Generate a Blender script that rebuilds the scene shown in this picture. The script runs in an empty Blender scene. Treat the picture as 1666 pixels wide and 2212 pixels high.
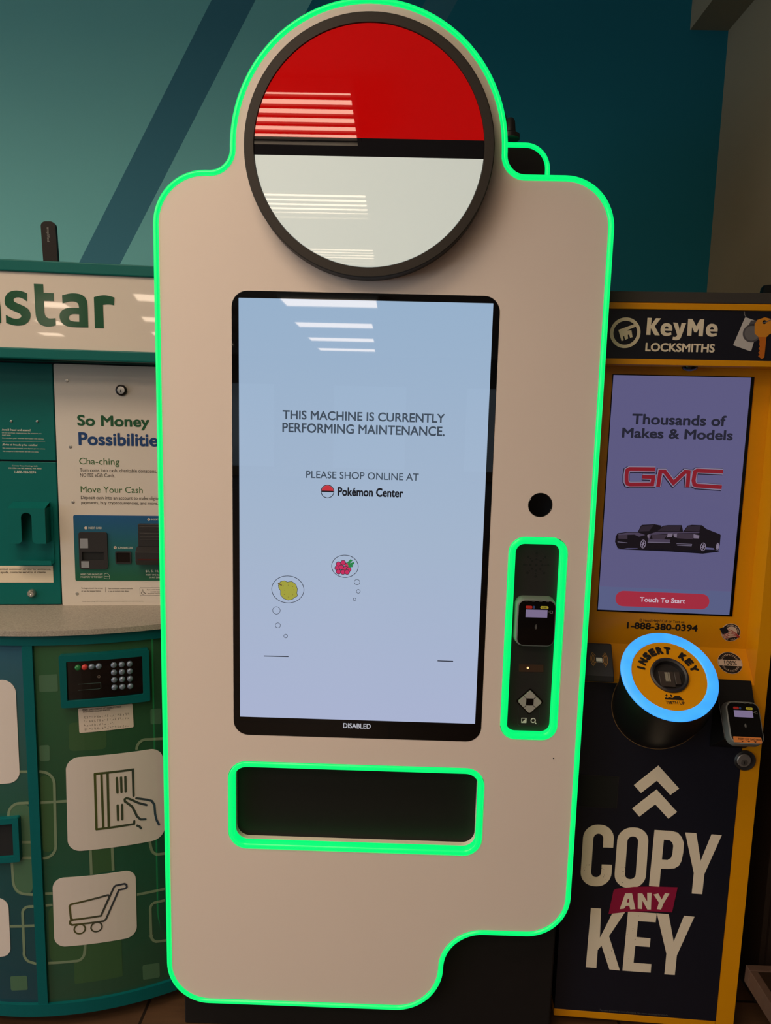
import bpy, bmesh, math, random
from mathutils import Vector, Matrix
from mathutils.geometry import tessellate_polygon
random.seed(7)
sc = bpy.context.scene
COL = sc.collection

# ------------------------------------------------------------------ camera, world, exposure
W_, H_, FPX = 1666.0, 2212.0, 1500.0
CAM = Vector((0.0, -1.5027, 1.5))
PITCH, YAW, ROLL = [math.radians(v) for v in (7.6025, -0.8086, 1.4076)]
_f = Vector((math.sin(YAW) * math.cos(PITCH), math.cos(YAW) * math.cos(PITCH), -math.sin(PITCH)))
_r = Vector((math.cos(YAW), -math.sin(YAW), 0.0))
_u = _r.cross(_f)
CR = _r * math.cos(ROLL) + _u * math.sin(ROLL)
CU = -_r * math.sin(ROLL) + _u * math.cos(ROLL)
CF = _f
cam_d = bpy.data.cameras.new('camera')
cam = bpy.data.objects.new('camera', cam_d)
COL.objects.link(cam)
cam_d.sensor_fit = 'HORIZONTAL'
cam_d.sensor_width = 36.0
cam_d.lens = 36.0 * FPX / W_
cam_d.clip_start = 0.05
cam.matrix_world = Matrix(((CR.x, CU.x, -CF.x, CAM.x), (CR.y, CU.y, -CF.y, CAM.y), (CR.z, CU.z, -CF.z, CAM.z), (0, 0, 0, 1)))
sc.camera = cam
sc.view_settings.view_transform = 'Standard'
sc.view_settings.look = 'None'
sc.view_settings.exposure = 0.0
sc.view_settings.gamma = 1.0
sc.view_settings.use_curve_mapping = False
world = bpy.data.worlds.new('world')
sc.world = world
world.use_nodes = True
world.node_tree.nodes['Background'].inputs[0].default_value = (0.6, 0.75, 1.0, 1)
world.node_tree.nodes['Background'].inputs[1].default_value = 0.6

LAMP_COLOR = (1.0, 0.78, 0.58)
LAMP_POWER = 27.5          # watts, each ceiling troffer
DAY_COLOR = (0.7, 0.86, 1.0)
DAY_STRENGTH = 0.4         # daylight seen in the shop windows far behind the camera
FILL_STRENGTH = 4.0    # unseen glowing panel added in the left wall as cool fill
CEIL = 3.0


def ray(u, v):
    return CF + CR * ((u - W_ / 2) / FPX) - CU * ((v - H_ / 2) / FPX)


# ------------------------------------------------------------------ materials
def lin(c):
    o = []
    for v in c:
        v /= 255.0
        o.append(v / 12.92 if v <= 0.04045 else ((v + 0.055) / 1.055) ** 2.4)
    return o


MATS = {}


def mat(name, rgb, rough=0.5, metal=0.0, emit=None, es=1.0, spec=0.5, noise=0.0, nscale=20.0, coat=0.0, bump=0.0):
    """rgb, emit: sRGB 0..255 values; noise mottles the colour, bump adds a fine grain"""
    if name in MATS:
        return MATS[name]
    m = bpy.data.materials.new(name)
    m.use_nodes = True
    nt = m.node_tree
    b = nt.nodes['Principled BSDF']
    c = lin(rgb) + [1]
    b.inputs['Base Color'].default_value = c
    b.inputs['Roughness'].default_value = rough
    b.inputs['Metallic'].default_value = metal
    b.inputs['Specular IOR Level'].default_value = spec
    b.inputs['Coat Weight'].default_value = coat
    b.inputs['Coat Roughness'].default_value = 0.03
    if emit is not None:
        b.inputs['Emission Color'].default_value = lin(emit) + [1]
        b.inputs['Emission Strength'].default_value = es
    if noise or bump:
        g = nt.nodes.new('ShaderNodeNewGeometry')
        n = nt.nodes.new('ShaderNodeTexNoise')
        n.inputs['Scale'].default_value = nscale
        n.inputs['Detail'].default_value = 5
        nt.links.new(g.outputs['Position'], n.inputs['Vector'])
        if noise:
            mx = nt.nodes.new('ShaderNodeMix')
            mx.data_type = 'RGBA'
            mx.inputs[6].default_value = [v * (1 - noise) for v in c[:3]] + [1]
            mx.inputs[7].default_value = [min(1, v * (1 + noise)) for v in c[:3]] + [1]
            nt.links.new(n.outputs['Fac'], mx.inputs[0])
            nt.links.new(mx.outputs[2], b.inputs['Base Color'])
        if bump:
            bp = nt.nodes.new('ShaderNodeBump')
            bp.inputs['Strength'].default_value = bump
            bp.inputs['Distance'].default_value = 0.002
            nt.links.new(n.outputs['Fac'], bp.inputs['Height'])
            nt.links.new(bp.outputs['Normal'], b.inputs['Normal'])
    MATS[name] = m
    return m


def _pos(nt):
    g = nt.nodes.new('ShaderNodeNewGeometry')
    s = nt.nodes.new('ShaderNodeSeparateXYZ')
    nt.links.new(g.outputs['Position'], s.inputs[0])
    return g, s


def mat_print_ramp(name, stops, axis, v0, v1, rough=0.3, coat=0.0, spec=0.5, emit=False):
    """a printed (or displayed) colour ramp running along a world axis from v0 to v1"""
    m = mat(name, (128, 128, 128), rough, coat=coat, spec=spec)
    nt = m.node_tree
    b = nt.nodes['Principled BSDF']
    g, s = _pos(nt)
    mr = nt.nodes.new('ShaderNodeMapRange')
    mr.inputs['From Min'].default_value = v0
    mr.inputs['From Max'].default_value = v1
    nt.links.new(s.outputs[axis], mr.inputs['Value'])
    cr = nt.nodes.new('ShaderNodeValToRGB')
    e = cr.color_ramp.elements
    while len(e) < len(stops):
        e.new(0.5)
    for i, (p, c) in enumerate(stops):
        e[i].position = p
        e[i].color = lin(c) + [1]
    nt.links.new(mr.outputs[0], cr.inputs[0])
    if emit:
        b.inputs['Base Color'].default_value = (0.01, 0.01, 0.012, 1)
        nt.links.new(cr.outputs[0], b.inputs['Emission Color'])
        b.inputs['Emission Strength'].default_value = 1.0
    else:
        nt.links.new(cr.outputs[0], b.inputs['Base Color'])
    return m


# ------------------------------------------------------------------ frames: (a right, b up, c outwards) -> world
class Fr:
    def __init__(s, O, X=(1, 0, 0), U=(0, 0, 1)):
        s.O = Vector(O); s.X = Vector(X).normalized(); s.U = Vector(U).normalized(); s.N = s.X.cross(s.U)

    def map(s, p):
        return s.O + s.X * p[0] + s.U * p[1] + s.N * p[2]

    def px(s, u, v, c=0.0):
        d = ray(u, v)
        o = s.O + s.N * c
        p = CAM + d * (((o - CAM) @ s.N) / (d @ s.N)) - o
        return (p @ s.X, p @ s.U)

    def pp(s, pts, c=0.0):
        return [s.px(u, v, c) for u, v in pts]

    def tilted(s, a, b, c, ang):
        """frame on a face leaning back by ang, centred at (a, b, c)"""
        return Fr(s.map((a, b, c)), s.X, s.U * math.cos(ang) - s.N * math.sin(ang))

    wrap = None


class CylFr(Fr):
    """unrolled upright cylinder: a = arc length from its front line, b = height, c = outwards"""
    def __init__(s, x, y, R):
        s.x, s.y, s.R = x, y, R
        s.wrap = 0.02

    def map(s, p):
        t = p[0] / s.R
        r = s.R + p[2]
        return Vector((s.x + r * math.sin(t), s.y - r * math.cos(t), p[1]))

    def px(s, u, v, c=0.0):
        d = ray(u, v); R = s.R + c
        ox, oy = CAM.x - s.x, CAM.y - s.y
        A = d.x * d.x + d.y * d.y; Bq = ox * d.x + oy * d.y; C = ox * ox + oy * oy - R * R
        k = (-Bq - math.sqrt(max(0, Bq * Bq - A * C))) / A
        p = CAM + d * k
        return (s.R * math.atan2(p.x - s.x, -(p.y - s.y)), p.z)


# ------------------------------------------------------------------ outlines
def rpoly(corners, n=10):
    """rounded polygon; corners (x, y, r), counter-clockwise"""
    out = []
    N = len(corners)
    for i in range(N):
        x, y, r = corners[i]
        p = Vector((x, y)); a = Vector(corners[i - 1][:2]); b = Vector(corners[(i + 1) % N][:2])
        if r <= 1e-6:
            out.append((x, y)); continue
        d1 = (a - p).normalized(); d2 = (b - p).normalized()
        ang = math.acos(max(-1, min(1, d1 @ d2)))
        t = r / math.tan(ang / 2)
        c = p + (d1 + d2).normalized() * (r / math.sin(ang / 2))
        s0 = p + d1 * t - c; s1 = p + d2 * t - c
        a0 = math.atan2(s0.y, s0.x); da = math.atan2(s0.x * s1.y - s0.y * s1.x, s0 @ s1)
        for k in range(n + 1):
            q = a0 + da * k / n
            out.append((c.x + r * math.cos(q), c.y + r * math.sin(q)))
    return out


def rrect(x0, x1, y0, y1, r, n=10):
    return rpoly([(x0, y0, r), (x1, y0, r), (x1, y1, r), (x0, y1, r)], n)


def circle(x, y, r, n=48, ry=None):
    ry = ry or r
    return [(x + r * math.cos(2 * math.pi * k / n), y + ry * math.sin(2 * math.pi * k / n)) for k in range(n)]


def area2(p):
    return sum(p[i - 1][0] * p[i][1] - p[i][0] * p[i - 1][1] for i in range(len(p)))


def dedupe(p):
    o = []
    for q in p:
        if not o or math.hypot(q[0] - o[-1][0], q[1] - o[-1][1]) > 1e-5:
            o.append(q)
    if math.hypot(o[0][0] - o[-1][0], o[0][1] - o[-1][1]) < 1e-5:
        o.pop()
    return o


def norms(path, closed):
    n = len(path); out = []
    for i in range(n):
        p = Vector(path[i])
        a = Vector(path[i - 1]) if (closed or i > 0) else None
        b = Vector(path[(i + 1) % n]) if (closed or i < n - 1) else None
        ds = []
        if a is not None: ds.append((p - a).normalized())
        if b is not None: ds.append((b - p).normalized())
        ns = [Vector((d.y, -d.x)) for d in ds]
        m = sum(ns, Vector((0, 0)))
        m = m.normalized() if m.length > 1e-6 else ns[0]
        k = 1.0 / max(0.5, m @ ns[0])
        out.append(m * k)
    return out


def offset(path, d):
    path = dedupe(path)
    if area2(path) < 0: path = path[::-1]
    return [(p[0] + n.x * d, p[1] + n.y * d) for p, n in zip(path, norms(path, True))]


# ------------------------------------------------------------------ mesh builder in frame coordinates
class B:
    def __init__(s, fr):
        s.fr = fr; s.bm = bmesh.new()

    def _v(s, p): return s.bm.verts.new(p)

    def face(s, vs):
        try: s.bm.faces.new(vs)
        except ValueError: pass

    def plate(s, out, c0, c1, holes=()):
        """solid sheet of any outline with holes between depths c0 < c1"""
        loops = [dedupe(out)] + [dedupe(h) for h in holes]
        if area2(loops[0]) < 0: loops[0].reverse()
        for h in loops[1:]:
            if area2(h) > 0: h.reverse()
        tris = tessellate_polygon([[Vector((x, y, 0)) for x, y in l] for l in loops])
        flat = [p for l in loops for p in l]
        f = [s._v((x, y, c1)) for x, y in flat]; k = [s._v((x, y, c0)) for x, y in flat]
        for t in tris:
            s.face([f[i] for i in t]); s.face([k[i] for i in reversed(t)])
        o = 0
        for l in loops:
            n = len(l)
            for i in range(n):
                j = (i + 1) % n
                s.face([f[o + i], f[o + j], k[o + j], k[o + i]])
            o += n
        return s

    def sweep(s, path, prof, closed=True):
        """profile of (offset outwards, depth) run along a flat path"""
        path = dedupe(path) if closed else path
        if closed and area2(path) < 0: path = path[::-1]
        ns = norms(path, closed); rings = []
        for p, n in zip(path, ns):
            rings.append([s._v((p[0] + n.x * o, p[1] + n.y * o, c)) for o, c in prof])
        m = len(prof); cnt = len(rings)
        for i in range(cnt if closed else cnt - 1):
            r0, r1 = rings[i], rings[(i + 1) % cnt]
            for j in range(m):
                s.face([r0[j], r0[(j + 1) % m], r1[(j + 1) % m], r1[j]])
        if not closed:
            s.face(rings[0][::-1]); s.face(rings[-1])
        return s

    def bead(s, path, r, off, c, n=12, closed=True, flat=1.0):
        return s.sweep(path, [(off + r * math.cos(2 * math.pi * k / n), c + flat * r * math.sin(2 * math.pi * k / n)) for k in range(n)], closed)

    def stroke(s, path, w, c0, c1, closed=False, caps=True):
        h = w / 2
        s.sweep(path, [(-h, c0), (h, c0), (h, c1), (-h, c1)], closed)
        if caps and not closed:
            for p in (path[0], path[-1]): s.plate(circle(p[0], p[1], h, 12), c0, c1 - 1e-5)
        return s

    def ring(s, x, y, r, w, c0, c1, n=40, ry=None):
        ry = ry or r
        return s.plate(circle(x, y, r, n, ry), c0, c1, [circle(x, y, r - w, n, ry - w)])

    def lathe(s, x, y, prof, n=48):
        """profile (radius, c) turned about the outward axis through (x, y)"""
        rings = []
        for r, c in prof:
            rings.append([s._v((x + r * math.cos(2 * math.pi * k / n), y + r * math.sin(2 * math.pi * k / n), c)) for k in range(n)] if r > 1e-6 else [s._v((x, y, c))])
        for a, b in zip(rings, rings[1:]):
            for k in range(n):
                q = [a[k % len(a)], a[(k + 1) % len(a)], b[(k + 1) % len(b)], b[k % len(b)]]
                q2 = []
                for v in q:
                    if v not in q2: q2.append(v)
                if len(q2) > 2: s.face(q2)
        for rg, rev in ((rings[0], True), (rings[-1], False)):
            if len(rg) > 2: s.face(rg[::-1] if rev else rg)
        return s

    def box(s, a0, a1, b0, b1, c0, c1):
        v = [s._v((a, b, c)) for c in (c0, c1) for b in (b0, b1) for a in (a0, a1)]
        for q in ((0, 2, 3, 1), (4, 5, 7, 6), (0, 1, 5, 4), (2, 6, 7, 3), (0, 4, 6, 2), (1, 3, 7, 5)):
            s.face([v[i] for i in q])
        return s

    def prism(s, prof, a0, a1):
        """side profile of (c, b) points extruded along a"""
        l = [s._v((a0, b, c)) for c, b in prof]; r = [s._v((a1, b, c)) for c, b in prof]
        n = len(prof)
        for i in range(n): s.face([l[i], l[(i + 1) % n], r[(i + 1) % n], r[i]])
        s.face(l[::-1]); s.face(r)
        return s

    def loft(s, loops, cap=True):
        """loops of 3D frame points joined in order"""
        rings = [[s._v(p) for p in l] for l in loops]
        n = len(rings[0])
        for a, b in zip(rings, rings[1:]):
            for k in range(n): s.face([a[k], a[(k + 1) % n], b[(k + 1) % n], b[k]])
        if cap: s.face(rings[0][::-1]); s.face(rings[-1])
        return s

    def text(s, txt, L, R, T, Bt, c0, c1, bold=0.0, spacing=1.0):
        """lettering stretched so that its ink fills left L .. right R, bottom Bt .. top T"""
        vs, fs = glyphs(txt, bold, spacing)
        x0 = min(v[0] for v in vs); x1 = max(v[0] for v in vs); y0 = min(v[1] for v in vs); y1 = max(v[1] for v in vs)
        kx = (R - L) / max(1e-6, x1 - x0); ky = (T - Bt) / max(1e-6, y1 - y0)
        s._glyph(vs, fs, lambda x, y: (L + (x - x0) * kx, Bt + (y - y0) * ky), c0, c1)
        return s

    def _glyph(s, vs, fs, fn, c0, c1):
        if len(vs[0]) == 3:                          # overlaid weight: layers a few hundredths of a millimetre apart
            f = [s._v((*fn(v[0], v[1]), c1 + 3e-5 * v[2])) for v in vs]
            for q in fs: s.face([f[i] for i in q])
            return
        f = [s._v((*fn(x, y), c1)) for x, y in vs]
        for q in fs: s.face([f[i] for i in q])
        k = [s._v((*fn(x, y), c0)) for x, y in vs]
        cnt = {}
        for q in fs:
            for i in range(len(q)):
                e = (q[i], q[(i + 1) % len(q)])
                cnt[e] = cnt.get(e, 0) + 1
        for (i, j) in cnt:
            if (j, i) not in cnt: s.face([f[i], k[i], k[j], f[j]])

    def done(s, name, material, parent=None, smooth=0.0, bevel=0.0, label=None):
        bm = s.bm
        bmesh.ops.remove_doubles(bm, verts=bm.verts, dist=1e-6)
        if s.fr.wrap:
            xs = [v.co.x for v in bm.verts]
            x = math.floor(min(xs) / s.fr.wrap) * s.fr.wrap
            while x < max(xs):
                if x > min(xs):
                    bmesh.ops.bisect_plane(bm, geom=bm.verts[:] + bm.edges[:] + bm.faces[:], dist=1e-6, plane_co=(x, 0, 0), plane_no=(1, 0, 0))
                x += s.fr.wrap
        for v in bm.verts: v.co = s.fr.map(v.co)
        lo = Vector([min(v.co[i] for v in bm.verts) for i in range(3)]); hi = Vector([max(v.co[i] for v in bm.verts) for i in range(3)])
        c = (lo + hi) / 2
        for v in bm.verts: v.co -= c
        bmesh.ops.recalc_face_normals(bm, faces=bm.faces)
        me = bpy.data.meshes.new(name)
        bm.to_mesh(me); bm.free()
        if smooth:
            me.polygons.foreach_set('use_smooth', [True] * len(me.polygons))
            me.set_sharp_from_angle(angle=math.radians(smooth))
        o = bpy.data.objects.new(name, me)
        COL.objects.link(o)
        me.materials.append(material)
        o.location = c
        if parent is not None:
            o.parent = parent
            o.matrix_parent_inverse = WORLD[parent].inverted()
        WORLD[o] = (WORLD_LOC(c))
        if bevel:
            md = o.modifiers.new('edge', 'BEVEL'); md.width = bevel; md.segments = 2; md.limit_method = 'ANGLE'; md.angle_limit = math.radians(40)
        if label: o['label'] = label
        return o


WORLD = {}


def WORLD_LOC(c): return Matrix.Translation(c)


_gc = {}
LAYERS = {}


def glyphs(txt, bold, spacing):
    k = (txt, bold, spacing)
    if k not in _gc:
        cu = bpy.data.curves.new('glyphs', 'FONT')
        cu.body = txt; cu.size = 1.0; cu.space_character = spacing; cu.resolution_u = 4
        o = bpy.data.objects.new('glyphs', cu)
        COL.objects.link(o)
        bpy.context.view_layer.update()
        me = bpy.data.meshes.new_from_object(o.evaluated_get(bpy.context.evaluated_depsgraph_get()))
        vs = [(v.co.x, v.co.y) for v in me.vertices]
        fs = [tuple(p.vertices) if p.normal.z >= 0 else tuple(reversed(p.vertices)) for p in me.polygons]
        bpy.data.objects.remove(o); bpy.data.curves.remove(cu); bpy.data.meshes.remove(me)
        # weld split glyph triangles so that only the true outline gets a side wall
        idx, rem, out = {}, [], []
        for v in vs:
            q = (round(v[0], 5), round(v[1], 5))
            if q not in idx: idx[q] = len(out); out.append(v)
            rem.append(idx[q])
        fs = [tuple(rem[i] for i in f) for f in fs]
        fs = [f for f in fs if len(set(f)) == len(f)]
        LAYERS[k] = 0
        if bold:                                     # heavier weight: the same letters overlaid a hair apart
            nd = 8 if bold >= 0.015 else 4
            base_v, base_f, o2, f2 = out, fs, [], []
            for d in range(nd):
                dx, dy = bold * math.cos(2 * math.pi * (d + .5) / nd), bold * math.sin(2 * math.pi * (d + .5) / nd)
                f2 += [tuple(i + len(o2) for i in f) for f in base_f]
                o2 += [(x + dx, y + dy) for x, y in base_v]
            out, fs = o2, f2
            for i, v in enumerate(out): out[i] = (v[0], v[1], i // len(base_v))
            LAYERS[k] = len(base_v)
        _gc[k] = (out, fs)
    return _gc[k]


def empty(name, loc, rz, label, cat, group=None):
    o = bpy.data.objects.new(name, None)
    COL.objects.link(o)
    o.location = loc; o.rotation_euler = (0, 0, rz)
    o.empty_display_size = 0.1
    WORLD[o] = Matrix.Translation(Vector(loc)) @ Matrix.Rotation(rz, 4, 'Z')
    o['label'] = label; o['category'] = cat
    if group: o['group'] = group
    return o


def struct(o):
    o['kind'] = 'structure'
    return o


def tbox(fr, L, R, T, Bt, c=0.0):
    """ink box from its leftmost, rightmost, top and bottom points"""
    return fr.px(*L, c)[0], fr.px(*R, c)[0], fr.px(*T, c)[1], fr.px(*Bt, c)[1]


def word(fr, name, txt, L, R, T, Bt, c, m, parent, bold=0.0, th=0.0004, spacing=1.0):
    l, r, t, b = tbox(fr, L, R, T, Bt, c)
    return B(fr).text(txt, l, r, t, b, c, c + th, bold, spacing).done(name, m, parent)


def scaled(cx, cy, k):
    """crop coordinates -> photograph pixels"""
    return lambda x, y: (cx + x / k, cy + y / k)


def traced(fr, q_, c, shapes):
    """heavy letters drawn as outlines (with counters); a third value marks a sharp corner, the rest are rounded off"""
    bb_ = B(fr)
    def soft(p):
        n_p = len(p); o = []
        for i in range(n_p):
            a_, b_, c_ = p[i - 1], p[i], p[(i + 1) % n_p]
            if len(b_) == 3: o.append(b_[:2]); continue
            for k in range(5):
                t_ = k / 4
                s0 = ((a_[0] + b_[0]) / 2 if len(a_) < 3 else b_[0] * .4 + a_[0] * .6, (a_[1] + b_[1]) / 2 if len(a_) < 3 else b_[1] * .4 + a_[1] * .6)
                s1 = ((c_[0] + b_[0]) / 2 if len(c_) < 3 else b_[0] * .4 + c_[0] * .6, (c_[1] + b_[1]) / 2 if len(c_) < 3 else b_[1] * .4 + c_[1] * .6)
                o.append(((1 - t_) ** 2 * s0[0] + 2 * t_ * (1 - t_) * b_[0] + t_ ** 2 * s1[0], (1 - t_) ** 2 * s0[1] + 2 * t_ * (1 - t_) * b_[1] + t_ ** 2 * s1[1]))
        return fr.pp([q_(*v) for v in o], c)
    for outl, holes in shapes:
        bb_.plate(soft(outl), c, c + 0.0006, [soft(h) for h in holes])
    return bb_


# ------------------------------------------------------------------ room
MW = mat('painted_ceiling', (228, 224, 216), 0.9, noise=0.04, nscale=6)
FLR = mat('wood_floor', (92, 66, 45), 0.45, noise=0.35, nscale=9)
nt = FLR.node_tree                                   # long planks: stretch the grain and darken the joints
g, s_ = _pos(nt)
br = nt.nodes.new('ShaderNodeTexBrick')
br.inputs['Color1'].default_value = lin((104, 74, 50)) + [1]
br.inputs['Color2'].default_value = lin((82, 58, 40)) + [1]
br.inputs['Mortar'].default_value = lin((40, 28, 20)) + [1]
br.inputs['Scale'].default_value = 1.0
br.inputs['Mortar Size'].default_value = 0.004
br.inputs['Brick Width'].default_value = 1.2
br.inputs['Row Height'].default_value = 0.16
nt.links.new(g.outputs['Position'], br.inputs['Vector'])
wv = nt.nodes.new('ShaderNodeTexNoise'); wv.inputs['Scale'].default_value = 14; wv.inputs['Detail'].default_value = 6
mp = nt.nodes.new('ShaderNodeMapping'); mp.inputs['Scale'].default_value = (0.6, 6, 1)
nt.links.new(g.outputs['Position'], mp.inputs['Vector']); nt.links.new(mp.outputs[0], wv.inputs['Vector'])
mx = nt.nodes.new('ShaderNodeMix'); mx.data_type = 'RGBA'; mx.blend_type = 'MULTIPLY'; mx.inputs[0].default_value = 0.6
nt.links.new(br.outputs['Color'], mx.inputs[6]); nt.links.new(wv.outputs['Fac'], mx.inputs[7])
nt.links.new(mx.outputs[2], nt.nodes['Principled BSDF'].inputs['Base Color'])

# back wall: teal paint with broad diagonal bands (x - k z picks the band)
TEAL = mat('teal_banded_paint', (60, 110, 112), 0.75, spec=0.3)
nt = TEAL.node_tree
g, s_ = _pos(nt)
KSL = 0.5557
ml = nt.nodes.new('ShaderNodeMath'); ml.operation = 'MULTIPLY'; ml.inputs[1].default_value = KSL
nt.links.new(s_.outputs[2], ml.inputs[0])
sb = nt.nodes.new('ShaderNodeMath'); sb.operation = 'SUBTRACT'
nt.links.new(s_.outputs[0], sb.inputs[0]); nt.links.new(ml.outputs[0], sb.inputs[1])
mr = nt.nodes.new('ShaderNodeMapRange'); mr.inputs['From Min'].default_value = -4.0; mr.inputs['From Max'].default_value = 1.0
nt.links.new(sb.outputs[0], mr.inputs['Value'])
cr = nt.nodes.new('ShaderNodeValToRGB'); cr.color_ramp.interpolation = 'CONSTANT'
LIGHT_T, BAND_T, DARK_T = (124, 196, 192), (64, 124, 140), (20, 116, 134)
stops = [(-4.0, LIGHT_T), (-2.167, BAND_T), (-2.036, LIGHT_T), (-1.868, DARK_T), (-1.506, BAND_T), (-1.42, DARK_T)]
e = cr.color_ramp.elements
while len(e) < len(stops): e.new(0.5)
for i, (p, c) in enumerate(stops):
    e[i].position = (p + 4) / 5; e[i].color = lin(c) + [1]
nt.links.new(mr.outputs[0], cr.inputs[0]); nt.links.new(cr.outputs[0], nt.nodes['Principled BSDF'].inputs['Base Color'])
BEIGE = mat('beige_wall_paint', (150, 134, 108), 0.85, noise=0.05, nscale=5)
PALE = mat('pale_wall_paint', (170, 160, 145), 0.85, noise=0.06, nscale=4)

SHADE_BROWN = mat('shade_brown_sheet', (46, 34, 26), 0.6, noise=0.15, nscale=12)  # dark sheets standing in for the shade on the lower right wall
G = Fr((0, 0, 0))                       # c = -y
YB, YF, XL, XR = 0.85, -16.0, -7.0, 5.0
struct(B(G).box(XL, XR, -0.1, 0.0, -YB - 0.1, -YF + 0.1).done('floor', FLR))
struct(B(G).box(XL, XR, CEIL, CEIL + 0.1, -YB - 0.1, -YF + 0.1).done('ceiling', MW))
struct(B(G).box(XL, 0.995, 0, CEIL, -YB - 0.1, -YB).done('wall_back', TEAL))
struct(B(G).box(0.995, XR, 0, CEIL, -YB - 0.1, -0.16).done('wall_right', BEIGE))
struct(B(G).box(0.995, XR, 0, 1.7, -0.16, -0.15).done('shade_trim_3', SHADE_BROWN))
WL = Fr((XL, 0, 0), (0, 1, 0))                      # left wall: opening for an unseen glowing panel, added as cool side fill
struct(B(WL).plate([(YF - 0.1, 0), (YB + 0.1, 0), (YB + 0.1, CEIL), (YF - 0.1, CEIL)], -0.1, 0.0, [[(-6.4, 0.1), (-1.6, 0.1), (-1.6, 2.3), (-6.4, 2.3)]]).done('wall_left', PALE))
FILL_GLOW = mat('cool_fill_glow', (20, 24, 30), 0.1, emit=(255, 255, 255), es=FILL_STRENGTH)  # added emitter, no real glazing; cools the lower fronts
FILL_GLOW.node_tree.nodes['Principled BSDF'].inputs['Emission Color'].default_value = DAY_COLOR + (1,)
struct(B(WL).box(-6.4, -1.6, 0.1, 2.3, -0.06, -0.04).done('window_4', FILL_GLOW))
struct(B(G).box(XR, XR + 0.1, 0, CEIL, 0.2, -YF + 0.1).done('wall_side', PALE))
struct(B(G).box(0.982, 0.995, 0.0, 1.7, -YB, -0.16).done('shade_trim_2', SHADE_BROWN))
struct(B(G).box(0.8765, 0.995, 2.722, CEIL, -YB, 4.2).done('trim_1', BEIGE))
# shop front behind the camera: wall with three glazed openings
WX = [(-4.9, -3.1), (-1.6, 0.2), (1.7, 3.5)]
struct(B(G).plate([(XL, 0), (XR, 0), (XR, CEIL), (XL, CEIL)], -YF, -YF + 0.1, [[(a, 0.25), (b, 0.25), (b, 2.3), (a, 2.3)] for a, b in WX]).done('wall_front', PALE))
DAY = mat('daylit_glass', (20, 24, 30), 0.1, emit=(255, 255, 255), es=DAY_STRENGTH)
DAY.node_tree.nodes['Principled BSDF'].inputs['Emission Color'].default_value = DAY_COLOR + (1,)
for i, (a, b) in enumerate(WX):
    struct(B(G).box(a, b, 0.25, 2.3, -YF + 0.03, -YF + 0.05).done('window_%d' % (i + 1), DAY))

# ------------------------------------------------------------------ ceiling troffers (some seen as reflections, others added for their light)
HOUSE = mat('white_enamel', (225, 222, 215), 0.5)
LOUV = mat('grey_louvre', (70, 66, 60), 0.4)


def ceiling_light(x, y, label, length=1.2, louvre=True):
    t = empty('ceiling_light', (x, y, CEIL), 0, label, 'ceiling light', 'louvred ceiling lights' if louvre else 'open ceiling lights')
    fr = Fr((x, y, CEIL - 0.06), (1, 0, 0), (0, 1, 0))
    h = length / 2
    B(fr).plate(rrect(-h - 0.02, h + 0.02, -0.32, 0.32, 0.01, 3), 0.0, 0.055, [rrect(-h, h, -0.3, 0.3, 0.004, 2)]).done('housing', HOUSE, t)
    if louvre:
        bb = B(fr)
        for k in range(7):
            yy = -0.3 + 0.1 * k
            bb.box(-h, h, yy - 0.014, yy + 0.014, 0.02, 0.03)
        bb.done('louvre', LOUV, t)
    ld = bpy.data.lights.new('lamp', 'AREA')
    ld.shape = 'RECTANGLE'; ld.size = length - 0.01; ld.size_y = 0.59; ld.energy = LAMP_POWER * length / 1.2; ld.color = LAMP_COLOR
    lo = bpy.data.objects.new('lamp', ld)
    COL.objects.link(lo)
    lo.location = (x, y, CEIL - (0.022 if louvre else 0.05))
    lo.parent = t; lo.matrix_parent_inverse = WORLD[t].inverted()


for x, ys in ((-0.85, (-0.98, -2.2, -3.58, -5.07)), (-2.6, (-0.75, -2.2, -3.58, -5.07)), (-4.4, (-0.75, -2.2, -5.07))):  # front row and far-left column are unseen, added to lift upper panel and wall
    for y in ys:
        ceiling_light(x, y, 'louvred rectangular ceiling light with warm white lamps, in rows partly added as fill')
for x, y, n in ((-0.9, -7.6, 1.2), (-1.03, -9.7, 1.2), (-1.08, -11.7, 1.2), (-1.12, -13.6, 1.2), (-2.7, -8.7, 0.4), (-3.2, -10.8, 0.4), (-3.6, -12.7, 0.4)):
    ceiling_light(x, y, 'open warm white ceiling light far down the shop', n, False)

# ------------------------------------------------------------------ shared materials
GREEN = mat('lit_green_trim', (2, 60, 24), 0.25, emit=(0, 255, 124), es=0.95, spec=0.6)
WHITE = mat('white_panel_laminate', (235, 219, 206), 0.42, noise=0.015, nscale=3, spec=0.4)
DKMET = mat('dark_cabinet_steel', (27, 24, 24), 0.5, noise=0.1, nscale=40, spec=0.25)
BLACKG = mat('black_glass', (6, 6, 7), 0.02, spec=0.6)
BLACKP = mat('black_plastic', (36, 33, 33), 0.45, noise=0.05, nscale=200)
BLACKM = mat('black_void', (9, 9, 9), 0.8)
RIM = mat('charcoal_rim', (54, 48, 42), 0.55, spec=0.3)
SILV = mat('brushed_silver', (190, 188, 182), 0.28, metal=0.9)
GREYP = mat('grey_reader_plastic', (120, 124, 120), 0.4)

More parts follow.
